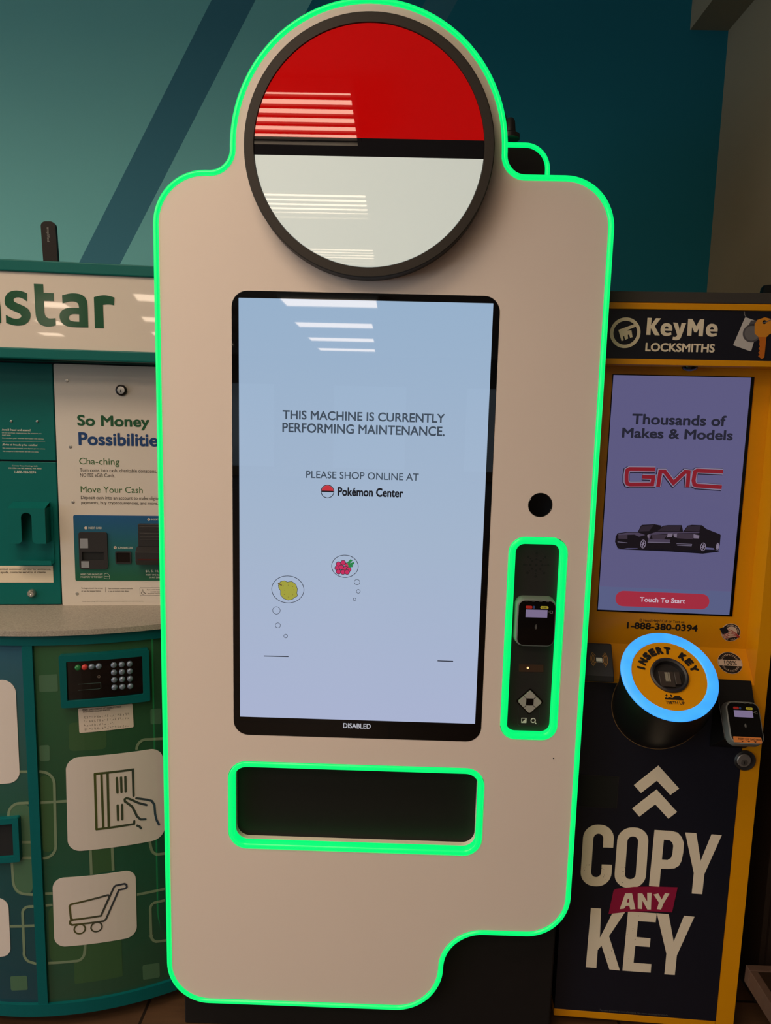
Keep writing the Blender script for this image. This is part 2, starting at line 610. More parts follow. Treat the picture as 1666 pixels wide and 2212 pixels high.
# ================================================================== WHITE VENDING KIOSK
M = Fr((0, 0, 0))
vk = empty('vending_kiosk', (-0.04, 0.4, 0), 0, 'tall white vending kiosk outlined in glowing green light, round red and white sign on top', 'vending machine')
CX = -0.0745
top = [(-0.3465, 2.047, 0)]
arch = [(CX + 0.272 * math.cos(math.pi * k / 48), 2.047 + 0.272 * math.sin(math.pi * k / 48)) for k in range(49)]
corners = [(-0.508, 0.1015, 0.09), (0.131, 0.1015, 0.1), (0.131, 0.3075, 0.104), (0.4235, 0.3075, 0.09), (0.4235, 1.991, 0.093), (0.1975, 1.991, 0.05)] \
    + [(x, y, 0) for x, y in arch] + [(-0.3465, 1.988, 0.054), (-0.508, 1.988, 0.098)]
OUT = rpoly(corners, 16)
SCR = rrect(-0.3565, 0.2085, 0.7765, 1.761, 0.034, 10)
SLOT = rrect(-0.369, 0.2207, 0.4965, 0.711, 0.042, 10)
RDR = rrect(0.2522, 0.3795, 0.7865, 1.2515, 0.034, 10)
LENS = circle(0.3148, 1.3236, 0.0265, 40)
B(M).plate(OUT, -0.03, 0.0, [SCR, offset(SLOT, 0.0015), offset(RDR, 0.0015), LENS]).done('front_panel', WHITE, vk)
# perimeter light: half-round bead standing just off the edge
prof = [(0.0012, -0.007), (0.0012, 0.0005), (0.003, 0.0032), (0.0066, 0.0045), (0.0102, 0.003), (0.0122, -0.001), (0.0122, -0.007)]
B(M).sweep(OUT, prof).done('outline_light', GREEN, vk, smooth=50)
B(M).sweep(OUT, [(0.0012, -0.03), (0.0012, -0.0072), (0.0124, -0.0072), (0.0124, -0.03)]).done('panel_edge', DKMET, vk)
# screen
scr = B(M).plate(offset(SCR, -0.0008), -0.02, 0.0006).done('screen', BLACKG, vk)
DISP = mat_print_ramp('pale_blue_display', [(0, (168, 178, 208)), (0.45, (162, 180, 204)), (1.0, (150, 176, 203))], 2, 0.82, 1.746, rough=0.015, emit=True)
INK = mat('display_ink', (4, 4, 5), 0.05, emit=(62, 74, 88), es=1.0)
DOUT = [M.px(516.5, 643), M.px(517.5, 1549), M.px(1026, 1562.5), M.px(1066.5, 656)]
B(M).plate(rrect(-0.3412, 0.1938, 0.8205, 1.7458, 0.0005, 1), 0.0005, 0.0012).done('display', DISP, scr)
q = scaled(480, 600, 2.603)
word(M, 'lettering', 'THIS MACHINE IS CURRENTLY', q(340, 770), q(1252, 790), q(800, 755), q(800, 806), 0.0012, INK, scr, 0.02)
word(M, 'lettering', 'PERFORMING MAINTENANCE.', q(339, 845), q(1252, 865), q(800, 826), q(800, 880), 0.0012, INK, scr, 0.02)
word(M, 'lettering', 'PLEASE SHOP ONLINE AT', q(473, 1110), q(1106, 1120), q(800, 1093), q(800, 1134), 0.0012, INK, scr, 0.007)
INKB = mat('display_black', (4, 4, 5), 0.05, emit=(24, 26, 32), es=1.0)
word(M, 'lettering', 'Pokémon Center', q(650, 1205), q(1019, 1212), q(800, 1180), q(800, 1230), 0.0012, INKB, scr, 0.035)
q2 = scaled(480, 1150, 2.603)
DWHITE = mat('display_white', (4, 4, 5), 0.05, emit=(176, 176, 184), es=1.0)
word(M, 'lettering', 'DISABLED', q2(681, 1086), q2(836, 1090), q2(760, 1074), q2(760, 1102), 0.0012, DWHITE, scr, 0.02)
# plain striped roundel beside the shop name
lx, ly = M.px(*q(593, 1201)); lr = 0.0147
B(M).ring(lx, ly, lr, 0.0014, 0.0012, 0.0017, 40).done('roundel_outline', INKB, scr)


def segment(x, y, r, y0, y1, n=32):
    """slice of a disc between heights y0 and y1"""
    a0 = math.asin(max(-1, min(1, (y0 - y) / r))); a1 = math.asin(max(-1, min(1, (y1 - y) / r)))
    R = [(x + r * math.cos(a0 + (a1 - a0) * k / n), y + r * math.sin(a0 + (a1 - a0) * k / n)) for k in range(n + 1)]
    return R + [(2 * x - a, b) for a, b in reversed(R)]


DRED = mat('display_red', (4, 4, 5), 0.05, emit=(196, 52, 62), es=1.0)
B(M).plate(segment(lx, ly, lr - 0.0016, ly + 0.0015, ly + lr), 0.0012, 0.0016).done('roundel_red', DRED, scr)
B(M).plate(segment(lx, ly, lr - 0.0016, ly - 0.0015, ly + 0.0015), 0.0012, 0.0016).done('roundel_stripe', INKB, scr)
# thought bubbles with the two fruits, and the ground line
LINE = mat('display_line', (4, 4, 5), 0.05, emit=(40, 44, 56), es=1.0)
for x, y, rx in ((691, 190, 76), (370, 320, 92)):
    cx_, cy_ = M.px(*q2(x, y)); w = M.px(*q2(x + rx, y))[0] - cx_
    B(M).ring(cx_, cy_, w, 0.0012, 0.0012, 0.0016, 48, ry=w * 0.86).done('thought_bubble', LINE, scr)
for x, y, r in ((759, 279, 17), (766, 331, 12), (745, 375, 9), (306, 438, 23), (314, 522, 16), (358, 582, 12)):
    cx_, cy_ = M.px(*q2(x, y)); w = r / 2.603 / 1000
    B(M).ring(cx_, cy_, w, 0.0009, 0.0012, 0.0016, 24).done('small_bubble', LINE, scr)
for p in ([q2(237, 694), q2(372, 697)], [q2(1213, 721), q2(1297, 724)]):
    B(M).stroke(M.pp(p), 0.0021, 0.0012, 0.0016).done('ground_line', LINE, scr)
BER = mat('display_berry', (4, 4, 5), 0.05, emit=(196, 40, 92), es=1.0)
LEAF = mat('display_leaf', (4, 4, 5), 0.05, emit=(36, 128, 72), es=1.0)
PEAR = mat('display_pear', (4, 4, 5), 0.05, emit=(160, 158, 62), es=1.0)
bb = B(M); bo = B(M)
for i_, (x, y) in enumerate(((655, 178), (681, 170), (705, 183), (648, 200), (671, 195), (694, 203), (712, 207), (655, 220), (680, 222), (703, 222))):
    cx_, cy_ = M.px(*q2(x, y)); bb.plate(circle(cx_, cy_, 0.0048, 20), 0.0012, 0.00158 + 8e-5 * i_); bo.plate(circle(cx_, cy_, 0.0060, 20), 0.0012, 0.00154 + 8e-5 * i_)
bo.done('berry_outline', LINE, scr); bb.done('berry', BER, scr)
bb = B(M)
for pts in ([(700, 172), (722, 150), (735, 156), (716, 176)], [(704, 178), (742, 165), (745, 176), (716, 190)], [(708, 186), (738, 182), (735, 193), (714, 196)]):
    bb.plate(M.pp([q2(*p) for p in pts]), 0.0012, 0.0024)
bb.done('berry_leaf', LEAF, scr)
pear = [(318, 296), (330, 276), (352, 272), (366, 280), (392, 276), (414, 292), (423, 318), (420, 340), (424, 358), (408, 364), (396, 374), (372, 379), (346, 370), (330, 350), (330, 326), (320, 312)]
bb = B(M).plate(offset(rpoly([(*M.px(*q2(*p)), 0.003) for p in reversed(pear)], 3), 0.0009), 0.0012, 0.0015); bb.done('pear_outline', LINE, scr)
B(M).plate(rpoly([(*M.px(*q2(*p)), 0.003) for p in reversed(pear)], 3), 0.0012, 0.0017).done('pear', PEAR, scr)
bb = B(M)
for x, y in ((345, 300), (372, 296), (398, 304), (352, 324), (404, 322), (376, 345), (350, 348), (372, 362), (398, 350)):
    bb.plate(circle(*M.px(*q2(x, y)), 0.0008, 8), 0.0016, 0.0019)
bb.stroke(M.pp([q2(318, 286), q2(334, 296)]), 0.003, 0.0016, 0.002).done('pear_speckles', mat('display_brown', (4, 4, 5), 0.05, emit=(104, 88, 50)), scr)

# round sign
SC_ = 0.042
cx_, cz_ = M.px(797, 318, SC_)
RO, RI = 0.2495, 0.2292
sign = B(M).lathe(cx_, cz_, [(RO - 0.012, 0.0), (RO, 0.006), (RO, SC_ - 0.002), (RO - 0.002, SC_), (RI + 0.001, SC_), (RI, SC_ - 0.003), (RI, 0.012), (0, 0.012)], 128).done('round_sign', RIM, vk, smooth=35)
SRED = mat('backlit_red_acrylic', (160, 4, 6), 0.012, emit=(136, 0, 0), es=1.0, spec=0.5)
SWHT = mat('backlit_white_acrylic', (186, 188, 180), 0.012, emit=(156, 164, 158), es=1.0, spec=0.5)
SBLK = mat('black_sign_acrylic', (16, 14, 18), 0.012, spec=0.5)
zt, zb = M.px(797, 298, SC_)[1], M.px(797, 338, SC_)[1]
B(M).plate(segment(cx_, cz_, RI - 0.0006, zt, cz_ + RI, 48), 0.03, SC_ - 0.002).done('red_sign_face', SRED, sign)
B(M).plate(segment(cx_, cz_, RI - 0.0006, zb, zt, 12), 0.03, SC_ - 0.002).done('dark_sign_band', SBLK, sign)
B(M).plate(segment(cx_, cz_, RI - 0.0006, cz_ - RI, zb, 48), 0.03, SC_ - 0.002).done('white_sign_face', SWHT, sign)

# dispensing slot: glowing rim, pale liner, dark flap set back
prof = [(0.0, -0.018), (0.0, 0.0005), (-0.002, 0.0022), (-0.010, 0.0022), (-0.0125, 0.0), (-0.0125, -0.018)]
B(M).sweep(SLOT, prof).done('slot_light', GREEN, vk, smooth=50)
B(M).sweep(SLOT, [(-0.009, -0.082), (-0.009, -0.0185), (-0.0128, -0.0185), (-0.0128, -0.082)]).done('slot_liner', WHITE, vk)
FLAP = mat('smoked_acrylic_flap', (15, 15, 15), 0.3, spec=0.12)
B(M).plate(offset(SLOT, -0.0124), -0.082, -0.066).done('slot_flap', FLAP, vk)

# payment column
prof = [(0.0, -0.016), (0.0, 0.0005), (-0.002, 0.0022), (-0.0115, 0.0022), (-0.0143, 0.0), (-0.0143, -0.016)]
B(M).sweep(RDR, prof).done('payment_light', GREEN, vk, smooth=50)
MP = Fr((0, 0.014, 0))                              # face of the sunken payment plate
plate = B(MP).plate(offset(RDR, -0.0141), -0.01, 0.0).done('payment_plate', BLACKP, vk)
q = scaled(1050, 1030, 3.627)
bb = B(MP)
for x, y, r in [(398, 600, 10), (330, 626, 10), (463, 628, 10), (300, 688, 10), (487, 692, 10), (325, 752, 10), (456, 754, 10), (388, 780, 10),
                (396, 645, 9), (362, 657, 9), (428, 659, 9), (348, 689, 9), (440, 691, 9), (360, 720, 9), (425, 722, 9), (391, 735, 9), (394, 690, 10),
                (397, 622, 5), (347, 640, 5), (447, 642, 5), (322, 688, 5), (463, 692, 5), (341, 737, 5), (441, 738, 5), (389, 758, 5)]:
    bb.plate(circle(*MP.px(*q(x, y)), r * 0.00028, 14), 0.0002, 0.0007)
bb.done('speaker_holes', BLACKM, plate)


def card_reader(fr, corner_px, c0, parent, chip=False):
    """payment terminal: grey rounded housing, black glossy face, status screen, two keys"""
    (x0, y1), (x1, y0) = [(min(p[0] for p in corner_px), max(p[1] for p in corner_px)), (max(p[0] for p in corner_px), min(p[1] for p in corner_px))]
    w, h = x1 - x0, y1 - y0
    rd = B(fr)
    e_ = 0.0035
    sec = lambda o, c, r: [(x, y, c) for x, y in rrect(x0 - e_ + o, x1 + e_ - o, y0 - e_ + o, y1 + e_ - o, r, 8)]
    rd.loft([sec(-0.001, -c0, 0.018), sec(0.0, -0.006, 0.018), sec(0.0012, -0.001, 0.017), sec(0.003, 0.0, 0.0155)])
    rd = rd.done('card_reader', GREYP, parent, smooth=45)
    B(fr).plate(rrect(x0 + 0.0005, x1 - 0.0005, y0 + 0.0005, y1 - 0.0005, 0.014, 8), 0.0, 0.0012).done('reader_face', BLACKG, rd)
    X = lambda k: x0 + w * k
    Y = lambda k: y1 - h * k
    B(fr).plate([(X(.20), Y(.37)), (X(.79), Y(.37)), (X(.79), Y(.20)), (X(.20), Y(.20))], 0.001, 0.0016).done('status_screen', mat('lilac_status_screen', (6, 6, 8), 0.06, emit=(122, 108, 140)), rd)
    B(fr).plate(rrect(X(.19), X(.37), Y(.175), Y(.115), 0.0025, 5), 0.001, 0.0017).done('stop_key', mat('red_key', (190, 50, 45), 0.2, emit=(60, 8, 6)), rd)
    B(fr).plate(rrect(X(.385), X(.44), Y(.175), Y(.115), 0.0015, 5), 0.001, 0.0017).done('help_key', mat('blue_key', (60, 90, 150), 0.2), rd)
    B(fr).plate(rrect(X(.59), X(.81), Y(.175), Y(.115), 0.0025, 5), 0.001, 0.0017).done('start_key', mat('yellow_key', (205, 195, 70), 0.2, emit=(60, 56, 8)), rd)
    bb = B(fr)
    for k in (.16, .35, .55, .74):
        bb.box(X(k), X(k + .08), Y(.02), Y(-.005), 0.001, 0.0016)
    bb.done('led_windows', mat('dim_led_window', (90, 92, 88), 0.3), rd)
    bb = B(fr)
    bb.text('START', X(.63), X(.77), Y(.127), Y(.163), 0.0016, 0.0019, 0.01)
    bb.done('lettering', mat('dark_key_ink', (40, 38, 20), 0.4), rd)
    bb = B(fr)
    for k in (.02, .035, .05):
        bb.stroke([(X(.45) + k * w * 1.4 * math.cos(a), Y(.58) + k * w * 1.8 * math.sin(a)) for a in [(-0.9 + 0.3 * i) for i in range(7)]], 0.0006, 0.001, 0.0014, caps=False)
    bb.done('contactless_mark', mat('grey_print', (140, 138, 132), 0.4), rd)
    bb = B(fr)
    bb.stroke([(X(.86), Y(.215)), (X(.93), Y(.215)), (X(.93), Y(.27)), (X(.86), Y(.27))], 0.0008, 0.001, 0.0014)
    bb.stroke([(X(.82), Y(.24)), (X(.88), Y(.24))], 0.0008, 0.001, 0.0014)
    bb.done('reader_mark', mat('grey_print', (140, 138, 132), 0.4), rd)
    return rd


MR = Fr((0, -0.012, 0))
pts = MR.pp([q(252, 968), q(538, 972), q(535, 1322), q(248, 1318)])
xs = [(pts[0][0] + pts[3][0]) / 2, (pts[1][0] + pts[2][0]) / 2]; ys = [(pts[2][1] + pts[3][1]) / 2, (pts[0][1] + pts[1][1]) / 2]
rd = card_reader(MR, [(xs[0], ys[1]), (xs[1], ys[0])], 0.027, vk)
# scanner window, arrow pad, symbols
wx = MP.pp([q(260, 1468), q(450, 1472), q(450, 1528), q(258, 1526)])
sw = B(MP).plate(wx, 0.0, 0.0012, []).done('scanner_window', mat('brown_scanner_glass', (70, 50, 40), 0.08), plate)
B(MP).plate(circle(*MP.px(*q(328, 1496)), 0.0026, 16), 0.001, 0.0016).done('scanner_lamp', mat('warm_dot_lamp', (255, 200, 140), 0.3, emit=(255, 205, 140)), plate)
pc = MP.px(*q(342, 1758)); hw = 0.0275
dia = lambda k, r: rpoly([(pc[0], pc[1] - hw * k, r), (pc[0] + hw * k, pc[1], r), (pc[0], pc[1] + hw * k, r), (pc[0] - hw * k, pc[1], r)], 6)
B(MP).plate(dia(1.16, 0.005), 0.0, 0.0015).done('pad_base', BLACKG, plate)
bb = B(MP)
bb.plate(dia(1.0, 0.004), 0.001, 0.005, [rrect(pc[0] - 0.0085, pc[0] + 0.0085, pc[1] - 0.0085, pc[1] + 0.0085, 0.002, 4)])
bb.done('arrow_pad', mat('satin_grey_pad', (186, 182, 174), 0.22, metal=0.25), plate, bevel=0.0008)
bb = B(MP)
for sx, sy in ((1, 1), (1, -1), (-1, 1), (-1, -1)):
    bb.stroke([(pc[0] + sx * 0.0085, pc[1] + sy * 0.0085), (pc[0] + sx * 0.0135, pc[1] + sy * 0.0135)], 0.0012, 0.0049, 0.0054)
bb.done('pad_seams', BLACKP, plate)
B(MP).plate(rrect(pc[0] - 0.0078, pc[0] + 0.0078, pc[1] - 0.0078, pc[1] + 0.0078, 0.002, 4), 0.001, 0.0045).done('pad_button', BLACKG, plate)
SYM = mat('white_print', (225, 220, 212), 0.5)
bb = B(MP)
ix, iy = MP.px(*q(297, 1908))
bb.plate(rrect(ix - .006, ix + .006, iy - .006, iy + .006, .001, 3), 0.0003, 0.0008, [[(ix - .0045, iy - .0045), (ix + .0045, iy + .0045), (ix - .0045, iy + .0045)]])
jx, jy = MP.px(*q(370, 1908))
bb.ring(jx, jy, .006, .0022, .0003, .0008, 24).stroke([(jx + .003, jy - .003), (jx + .007, jy - .0075)], .002, .0003, .0008)
bb.done('help_symbols', SYM, plate)
bb = B(MP)
a = MP.pp([q(255, 1810), q(248, 1935), q(262, 1948), q(400, 1952), q(414, 1938), q(420, 1815)])
bb.stroke(a, 0.0006, 0.0001, 0.0006).done('symbol_outline', mat('green_grey_line', (52, 70, 60), 0.4), plate)
# camera lens
lens = B(M).lathe(0.3148, 1.3236, [(0.0264, -0.02), (0.0264, -0.001), (0.025, 0.0005), (0.024, -0.001), (0, -0.0015)], 40).done('camera_window', BLACKG, vk, smooth=30)
B(M).plate(circle(*M.px(1196, 1638), 0.0014, 10), 0.0, 0.0006).done('pin_hole', BLACKM, vk)
# cabinet behind the panel, and the second silhouette board with its own light
B(M).box(-0.49, 0.4145, 0.0, 1.88, -0.33, -0.032).done('cabinet', DKMET, vk, bevel=0.004)
B(M).plate(rrect(-0.3, 0.21, 1.85, 2.16, 0.05, 8), -0.31, -0.029).done('sign_housing', DKMET, vk)
BACK = Fr((0, 0.28, 0))
l0 = BACK.px(1179, 340)[0]; t0 = BACK.px(1130, 319)[1]
LOBE = rpoly([(-0.22, 1.84, 0.03), (l0, 1.84, 0.03), (l0, t0, 0.05), (-0.22, t0, 0.05)], 14)
rp = B(BACK).plate(LOBE, -0.02, 0.0).done('rear_board', DKMET, vk)
B(BACK).sweep(LOBE, [(0.001, -0.006), (0.001, 0.0005), (0.003, 0.003), (0.0066, 0.0045), (0.0102, 0.003), (0.0122, -0.001), (0.0122, -0.006)]).done('rear_light', GREEN, rp, smooth=50)
# stub antenna on the rear board
ax, az = Fr((0, 0.3, 0)).px(1100, 306)
AF = Fr((ax, 0.292, az + 0.014), (1, 0, 0), (0, 1, 0))
B(AF).lathe(0, 0, [(0.024, -0.012), (0.024, -0.002), (0.014, 0.004), (0.011, 0.03), (0.007, 0.036), (0, 0.037)], 24).done('antenna', BLACKP, vk, smooth=40)

# ================================================================== TEAL COIN-COUNTING KIOSK
CYAW = math.radians(7.0)
CO = Vector((-0.8127, 0.21, 0))
ck = empty('coin_kiosk', CO, CYAW, 'teal coin counting kiosk with rounded green front, left of the white vending kiosk', 'coin machine')
CXv = Vector((math.cos(CYAW), math.sin(CYAW), 0))
C = Fr(CO, CXv)
TEALP = mat('teal_enamel', (0, 98, 93), 0.42, noise=0.05, nscale=12, spec=0.22)
TEALB = mat('teal_body_enamel', (0, 92, 94), 0.42, noise=0.05, nscale=12, spec=0.22)
GAP = mat('panel_gap', (8, 14, 14), 0.7)
CREAM = mat('glossy_cream_sign', (222, 210, 196), 0.02, spec=0.5)
LEFT, RIGHT = -0.58, 0.305
HC = 0.08                                           # header overhang
hz = lambda u, v: C.px(u, v, HC)[1]
zs = [hz(170, 567.5), hz(170, 593), hz(170, 755.5), hz(170, 779)]
B(C).box(LEFT + 0.01, RIGHT - 0.01, zs[3], zs[0], -0.6, HC - 0.02).done('header_box', TEALP, ck)
B(C).box(LEFT, RIGHT, zs[1], zs[0], HC - 0.05, HC + 0.006).done('top_trim', TEALP, ck, bevel=0.003)
B(C).box(LEFT, RIGHT, zs[3], zs[2], HC - 0.05, HC + 0.006).done('lower_trim', TEALP, ck, bevel=0.003)
sg = B(C).box(LEFT + 0.004, RIGHT - 0.004, zs[2], zs[1], HC - 0.03, HC).done('header_sign', CREAM, ck)
SGRN = mat('dark_green_print', (34, 84, 58), 0.12)
q = scaled(0, 440, 3.786)
traced(C, q, HC, [
    ([(222, 733, 1), (190, 718), (140, 708), (90, 714), (54, 738), (36, 780), (40, 832), (82, 864), (140, 888), (174, 906), (176, 930), (145, 944), (98, 938), (48, 908, 1), (51, 975, 1), (90, 990), (142, 1000), (200, 992), (240, 962), (254, 915), (242, 868), (200, 838), (150, 818), (112, 800), (110, 776), (140, 762), (185, 772), (222, 801, 1)], []),
    ([(277, 655, 1), (354, 658, 1), (357, 727, 1), (440, 732, 1), (440, 796, 1), (360, 794, 1), (362, 870), (368, 915), (392, 938), (425, 940), (455, 936, 1), (457, 995, 1), (425, 1004), (372, 1006), (318, 984), (294, 930), (288, 850), (284, 760)], []),
    ([(508, 750, 1), (560, 735), (615, 731), (680, 746), (714, 790), (718, 850), (723, 1013, 1), (580, 1011), (520, 994), (487, 945), (488, 890), (530, 856), (580, 850), (647, 852, 1), (642, 815), (610, 798), (560, 800), (512, 816, 1)], [[(648, 905, 1), (590, 900), (562, 918), (564, 950), (595, 964), (649, 966, 1)]]),
    ([(768, 765, 1), (810, 752), (860, 748), (905, 756), (937, 768, 1), (934, 832, 1), (890, 821), (843, 828, 1), (850, 1019, 1), (777, 1017, 1)], []),
]).done('lettering', SGRN, sg)
nz1, nz0 = C.px(*q(8, 745), HC)[1], C.px(*q(8, 985), HC)[1]
nx1 = C.px(*q(7, 900), HC)[0]
hx_ = nz1 - nz0                                     # the rest of the name, beyond the left edge of the photograph
B(C).text('n', nx1 - 0.05, nx1, nz1, nz0, HC, HC + 0.0008, 0.05).done('lettering', SGRN, sg)
B(C).text('i', nx1 - 0.079, nx1 - 0.062, nz0 + hx_ * 1.45, nz0, HC, HC + 0.0008, 0.05).done('lettering', SGRN, sg)
B(C).text('o', nx1 - 0.147, nx1 - 0.089, nz1 + 0.001, nz0 - 0.001, HC, HC + 0.0008, 0.05).done('lettering', SGRN, sg)
B(C).text('C', nx1 - 0.222, nx1 - 0.157, nz0 + hx_ * 1.4, nz0 - 0.001, HC, HC + 0.0008, 0.05).done('lettering', SGRN, sg)
# upper cabinet and its doors
B(C).box(LEFT + 0.01, RIGHT - 0.01, 1.0, zs[3], -0.6, -0.012).done('upper_cabinet', GAP, ck)
q2 = scaled(0, 900, 5.264)
xr = (C.px(114, 790)[0] + C.px(137, 1300)[0]) / 2
zm = C.px(*q2(300, 505))[1]
ud = B(C).box(LEFT + 0.012, xr - 0.004, zm + 0.002, zs[3] - 0.004, -0.012, -0.002).done('upper_door', TEALP, ck, bevel=0.0015)
ld = B(C).box(LEFT + 0.012, xr - 0.004, 1.012, zm - 0.002, -0.012, -0.002).done('lower_door', TEALP, ck, bevel=0.0015)
WPR = mat('pale_print', (205, 210, 196), 0.5)
for txt, y, x1, h, bo in (('Avoid fraud and scams!', 150, 347, 22, .02), ('Do not purchase cryptocurrency for someone you', 187, 470, 15, 0), ("don't know.", 210, 125, 15, 0),
                         ('Do not share your voucher information with anyone.', 247, 500, 15, 0), ('¡Evite el fraude y las estafas!', 322, 425, 24, .02),
                         ('No compre criptomoneda para alguien que no conoce.', 361, 515, 15, 0), ('No comparta la información del vale con nadie.', 397, 440, 15, 0)):
    x0 = 22 + (y - 150) * 0.045
    word(C, 'lettering', txt, q2(x0, y), q2(x1, y), q2(150, y - h * .55), q2(150, y + h * .55), -0.002, WPR, ud, bo)
bb = B(C).stroke(C.pp([q2(25, 282), q2(512, 282)], -0.002), 0.0006, -0.002, -0.0015).done('divider_line', WPR, ud)
for x, y in ((130, 53), (425, 53)):
    px_ = C.px(*q2(x, y), -0.002)
    B(C).lathe(*px_, [(0.0028, -0.002), (0.0026, 0.0005), (0.0012, 0.001), (0, 0.0008)], 16).done('screw', SILV, ud, smooth=40)
for txt, y, x0, x1, h, bo in (('Coinstar Asset Holdings, LLC.', 561, 138, 430, 18, .01), ('330 120th Ave NE, Bellevue, WA 98005', 588, 98, 472, 18, .01), ('1-800-928-2274', 630, 168, 410, 27, .02)):
    word(C, 'lettering', txt, q2(x0, y), q2(x1, y), q2(250, y - h * .5), q2(250, y + h * .5), -0.002, WPR, ld, bo)
# receipt holder: folded sheet with an arched cut-out, top flange and bottom lip
hx0, hx1 = C.px(*q2(88, 1240), 0.035)[0], C.px(*q2(515, 1240), 0.035)[0]
hz1, hz0 = C.px(*q2(300, 1045), 0.035)[1], C.px(*q2(300, 1445), 0.035)[1]
ax0, ax1, az1 = C.px(*q2(243, 1250), 0.035)[0], C.px(*q2(362, 1250), 0.035)[0], C.px(*q2(295, 1092), 0.035)[1]
ar = (ax1 - ax0) / 2; axc = (ax0 + ax1) / 2
out = [(hx0, hz1), (hx0, hz0), (ax0 - 0.006, hz0), (ax0, hz0 + 0.006)] + [(axc - ar * math.cos(math.pi * k / 14), az1 - ar + ar * math.sin(math.pi * k / 14)) for k in range(15)] + [(ax1, hz0 + 0.006), (ax1 + 0.006, hz0), (hx1, hz0), (hx1, hz1)]
bb = B(C).plate(out, 0.033, 0.035)
zb_ = C.px(*q2(300, 1665), 0.0)[1]
bb.prism([(0.035, hz1), (0.0, hz1 + 0.012), (-0.002, hz1 + 0.012), (0.033, hz1 - 0.002)], hx0, hx1)
bb.box(hx0, hx0 + 0.002, hz0, hz1, -0.002, 0.034).box(hx1 - 0.002, hx1, hz0, hz1, -0.002, 0.034)
bb.box(hx0 + 0.008, hx1 + 0.006, zb_, hz1, -0.002, 0.0)
bb.prism([(0.0, zb_), (0.022, zb_ - 0.001), (0.022, zb_ + 0.010), (0.020, zb_ + 0.010), (0.020, zb_ + 0.001), (0.0, zb_ + 0.002)], hx0 + 0.008, hx1 + 0.006)
bb.done('receipt_holder', TEALP, ck, bevel=0.0008)
nl = [C.px(*q2(605, 1697), -0.002), C.px(*q2(608, 1885), -0.002)]
nt_ = B(C).box(LEFT + 0.06, (nl[0][0] + nl[1][0]) / 2, nl[1][1], nl[0][1], -0.002, -0.001).done('notice_label', mat('cream_label', (222, 206, 180), 0.6), ck)
DINK = mat('dark_print', (52, 48, 44), 0.5)
word(C, 'lettering', 'For help, contact customer service for assistance.', (C.px(*q2(10, 1735))[0] and q2(-160, 1735)), q2(577, 1735), q2(250, 1722), q2(250, 1750), -0.001, DINK, nt_)
word(C, 'lettering', 'Para ayuda, contacte servicio al cliente.', q2(-70, 1770), q2(527, 1770), q2(250, 1757), q2(250, 1787), -0.001, DINK, nt_)
lk = C.px(*q2(365, 2005), -0.002)
B(C).lathe(*lk, [(0.0105, -0.002), (0.0095, 0.006), (0.007, 0.009), (0.0025, 0.0085), (0, 0.006)], 24).done('door_lock', SILV, ck, smooth=35)
# white information panel
zi0, zi1 = 1.0105, zs[3] - 0.004
ip = B(C).plate(rrect(xr + 0.001, RIGHT - 0.012, zi0, zi1, 0.004, 3), -0.012, 0.004).done('info_panel', mat('glossy_white_panel', (214, 204, 192), 0.12, spec=0.5), ck)
IC = 0.004
q = scaled(0, 880, 3.786)
GRN2 = mat('green_print', (32, 84, 48), 0.2); BLU2 = mat('navy_print', (34, 66, 116), 0.2); OLV = mat('olive_green_print', (66, 104, 58), 0.3)
word(C, 'lettering', 'So Money', q(632, 115), q(1223, 115), q(820, 64), q(1180, 188), IC, GRN2, ip, 0.03)
# the last word runs on behind the vending kiosk
word(C, 'lettering', 'Possibilities', q(642, 260), q(1350, 265), q(800, 206), q(800, 312), IC, BLU2, ip, 0.03)
word(C, 'lettering', 'Cha-ching', q(648, 445), q(977, 450), q(800, 414), q(960, 488), IC, OLV, ip, 0.0)
word(C, 'lettering', 'Turn coins into cash, charitable donations, and', q(652, 514), q(1345, 518), q(800, 500), q(800, 532), IC, DINK, ip)
word(C, 'lettering', 'NO FEE eGift Cards.', q(655, 554), q(940, 555), q(800, 540), q(800, 570), IC, DINK, ip)
word(C, 'lettering', 'Move Your Cash', q(660, 670), q(1167, 672), q(800, 645), q(800, 697), IC, OLV, ip, 0.0)
word(C, 'lettering', 'Deposit cash into an account to make digital', q(662, 740), q(1305, 744), q(800, 724), q(800, 760), IC, DINK, ip)
word(C, 'lettering', 'payments, buy cryptocurrencies, and more.', q(665, 782), q(1293, 784), q(800, 767), q(800, 798), IC, DINK, ip)
for x, y in ((548, -218), (575, 322), (597, 775), (631, 1524)):
    B(C).lathe(*C.px(*q(x, y), IC), [(0.0042, IC), (0.0038, IC + 0.001), (0.0016, IC + 0.0016), (0, IC + 0.001)], 18).done('screw', SILV, ip, smooth=40)
lk = C.px(*q(993, -140), IC)
B(C).lathe(*lk, [(0.0138, IC), (0.0132, IC + 0.005), (0.0105, IC + 0.006), (0.010, IC + 0.003), (0, IC + 0.003)], 32).done('lock_ring', mat('blackened_metal', (40, 36, 34), 0.3, metal=0.6), ip, smooth=35)
B(C).lathe(*lk, [(0.0095, IC + 0.002), (0.009, IC + 0.0055), (0, IC + 0.006)], 32).done('lock_core', SILV, ip, smooth=35)
B(C).box(lk[0] - 0.001, lk[0] + 0.001, lk[1] - 0.005, lk[1] + 0.001, IC + 0.0055, IC + 0.0068).done('keyhole', BLACKM, ip)
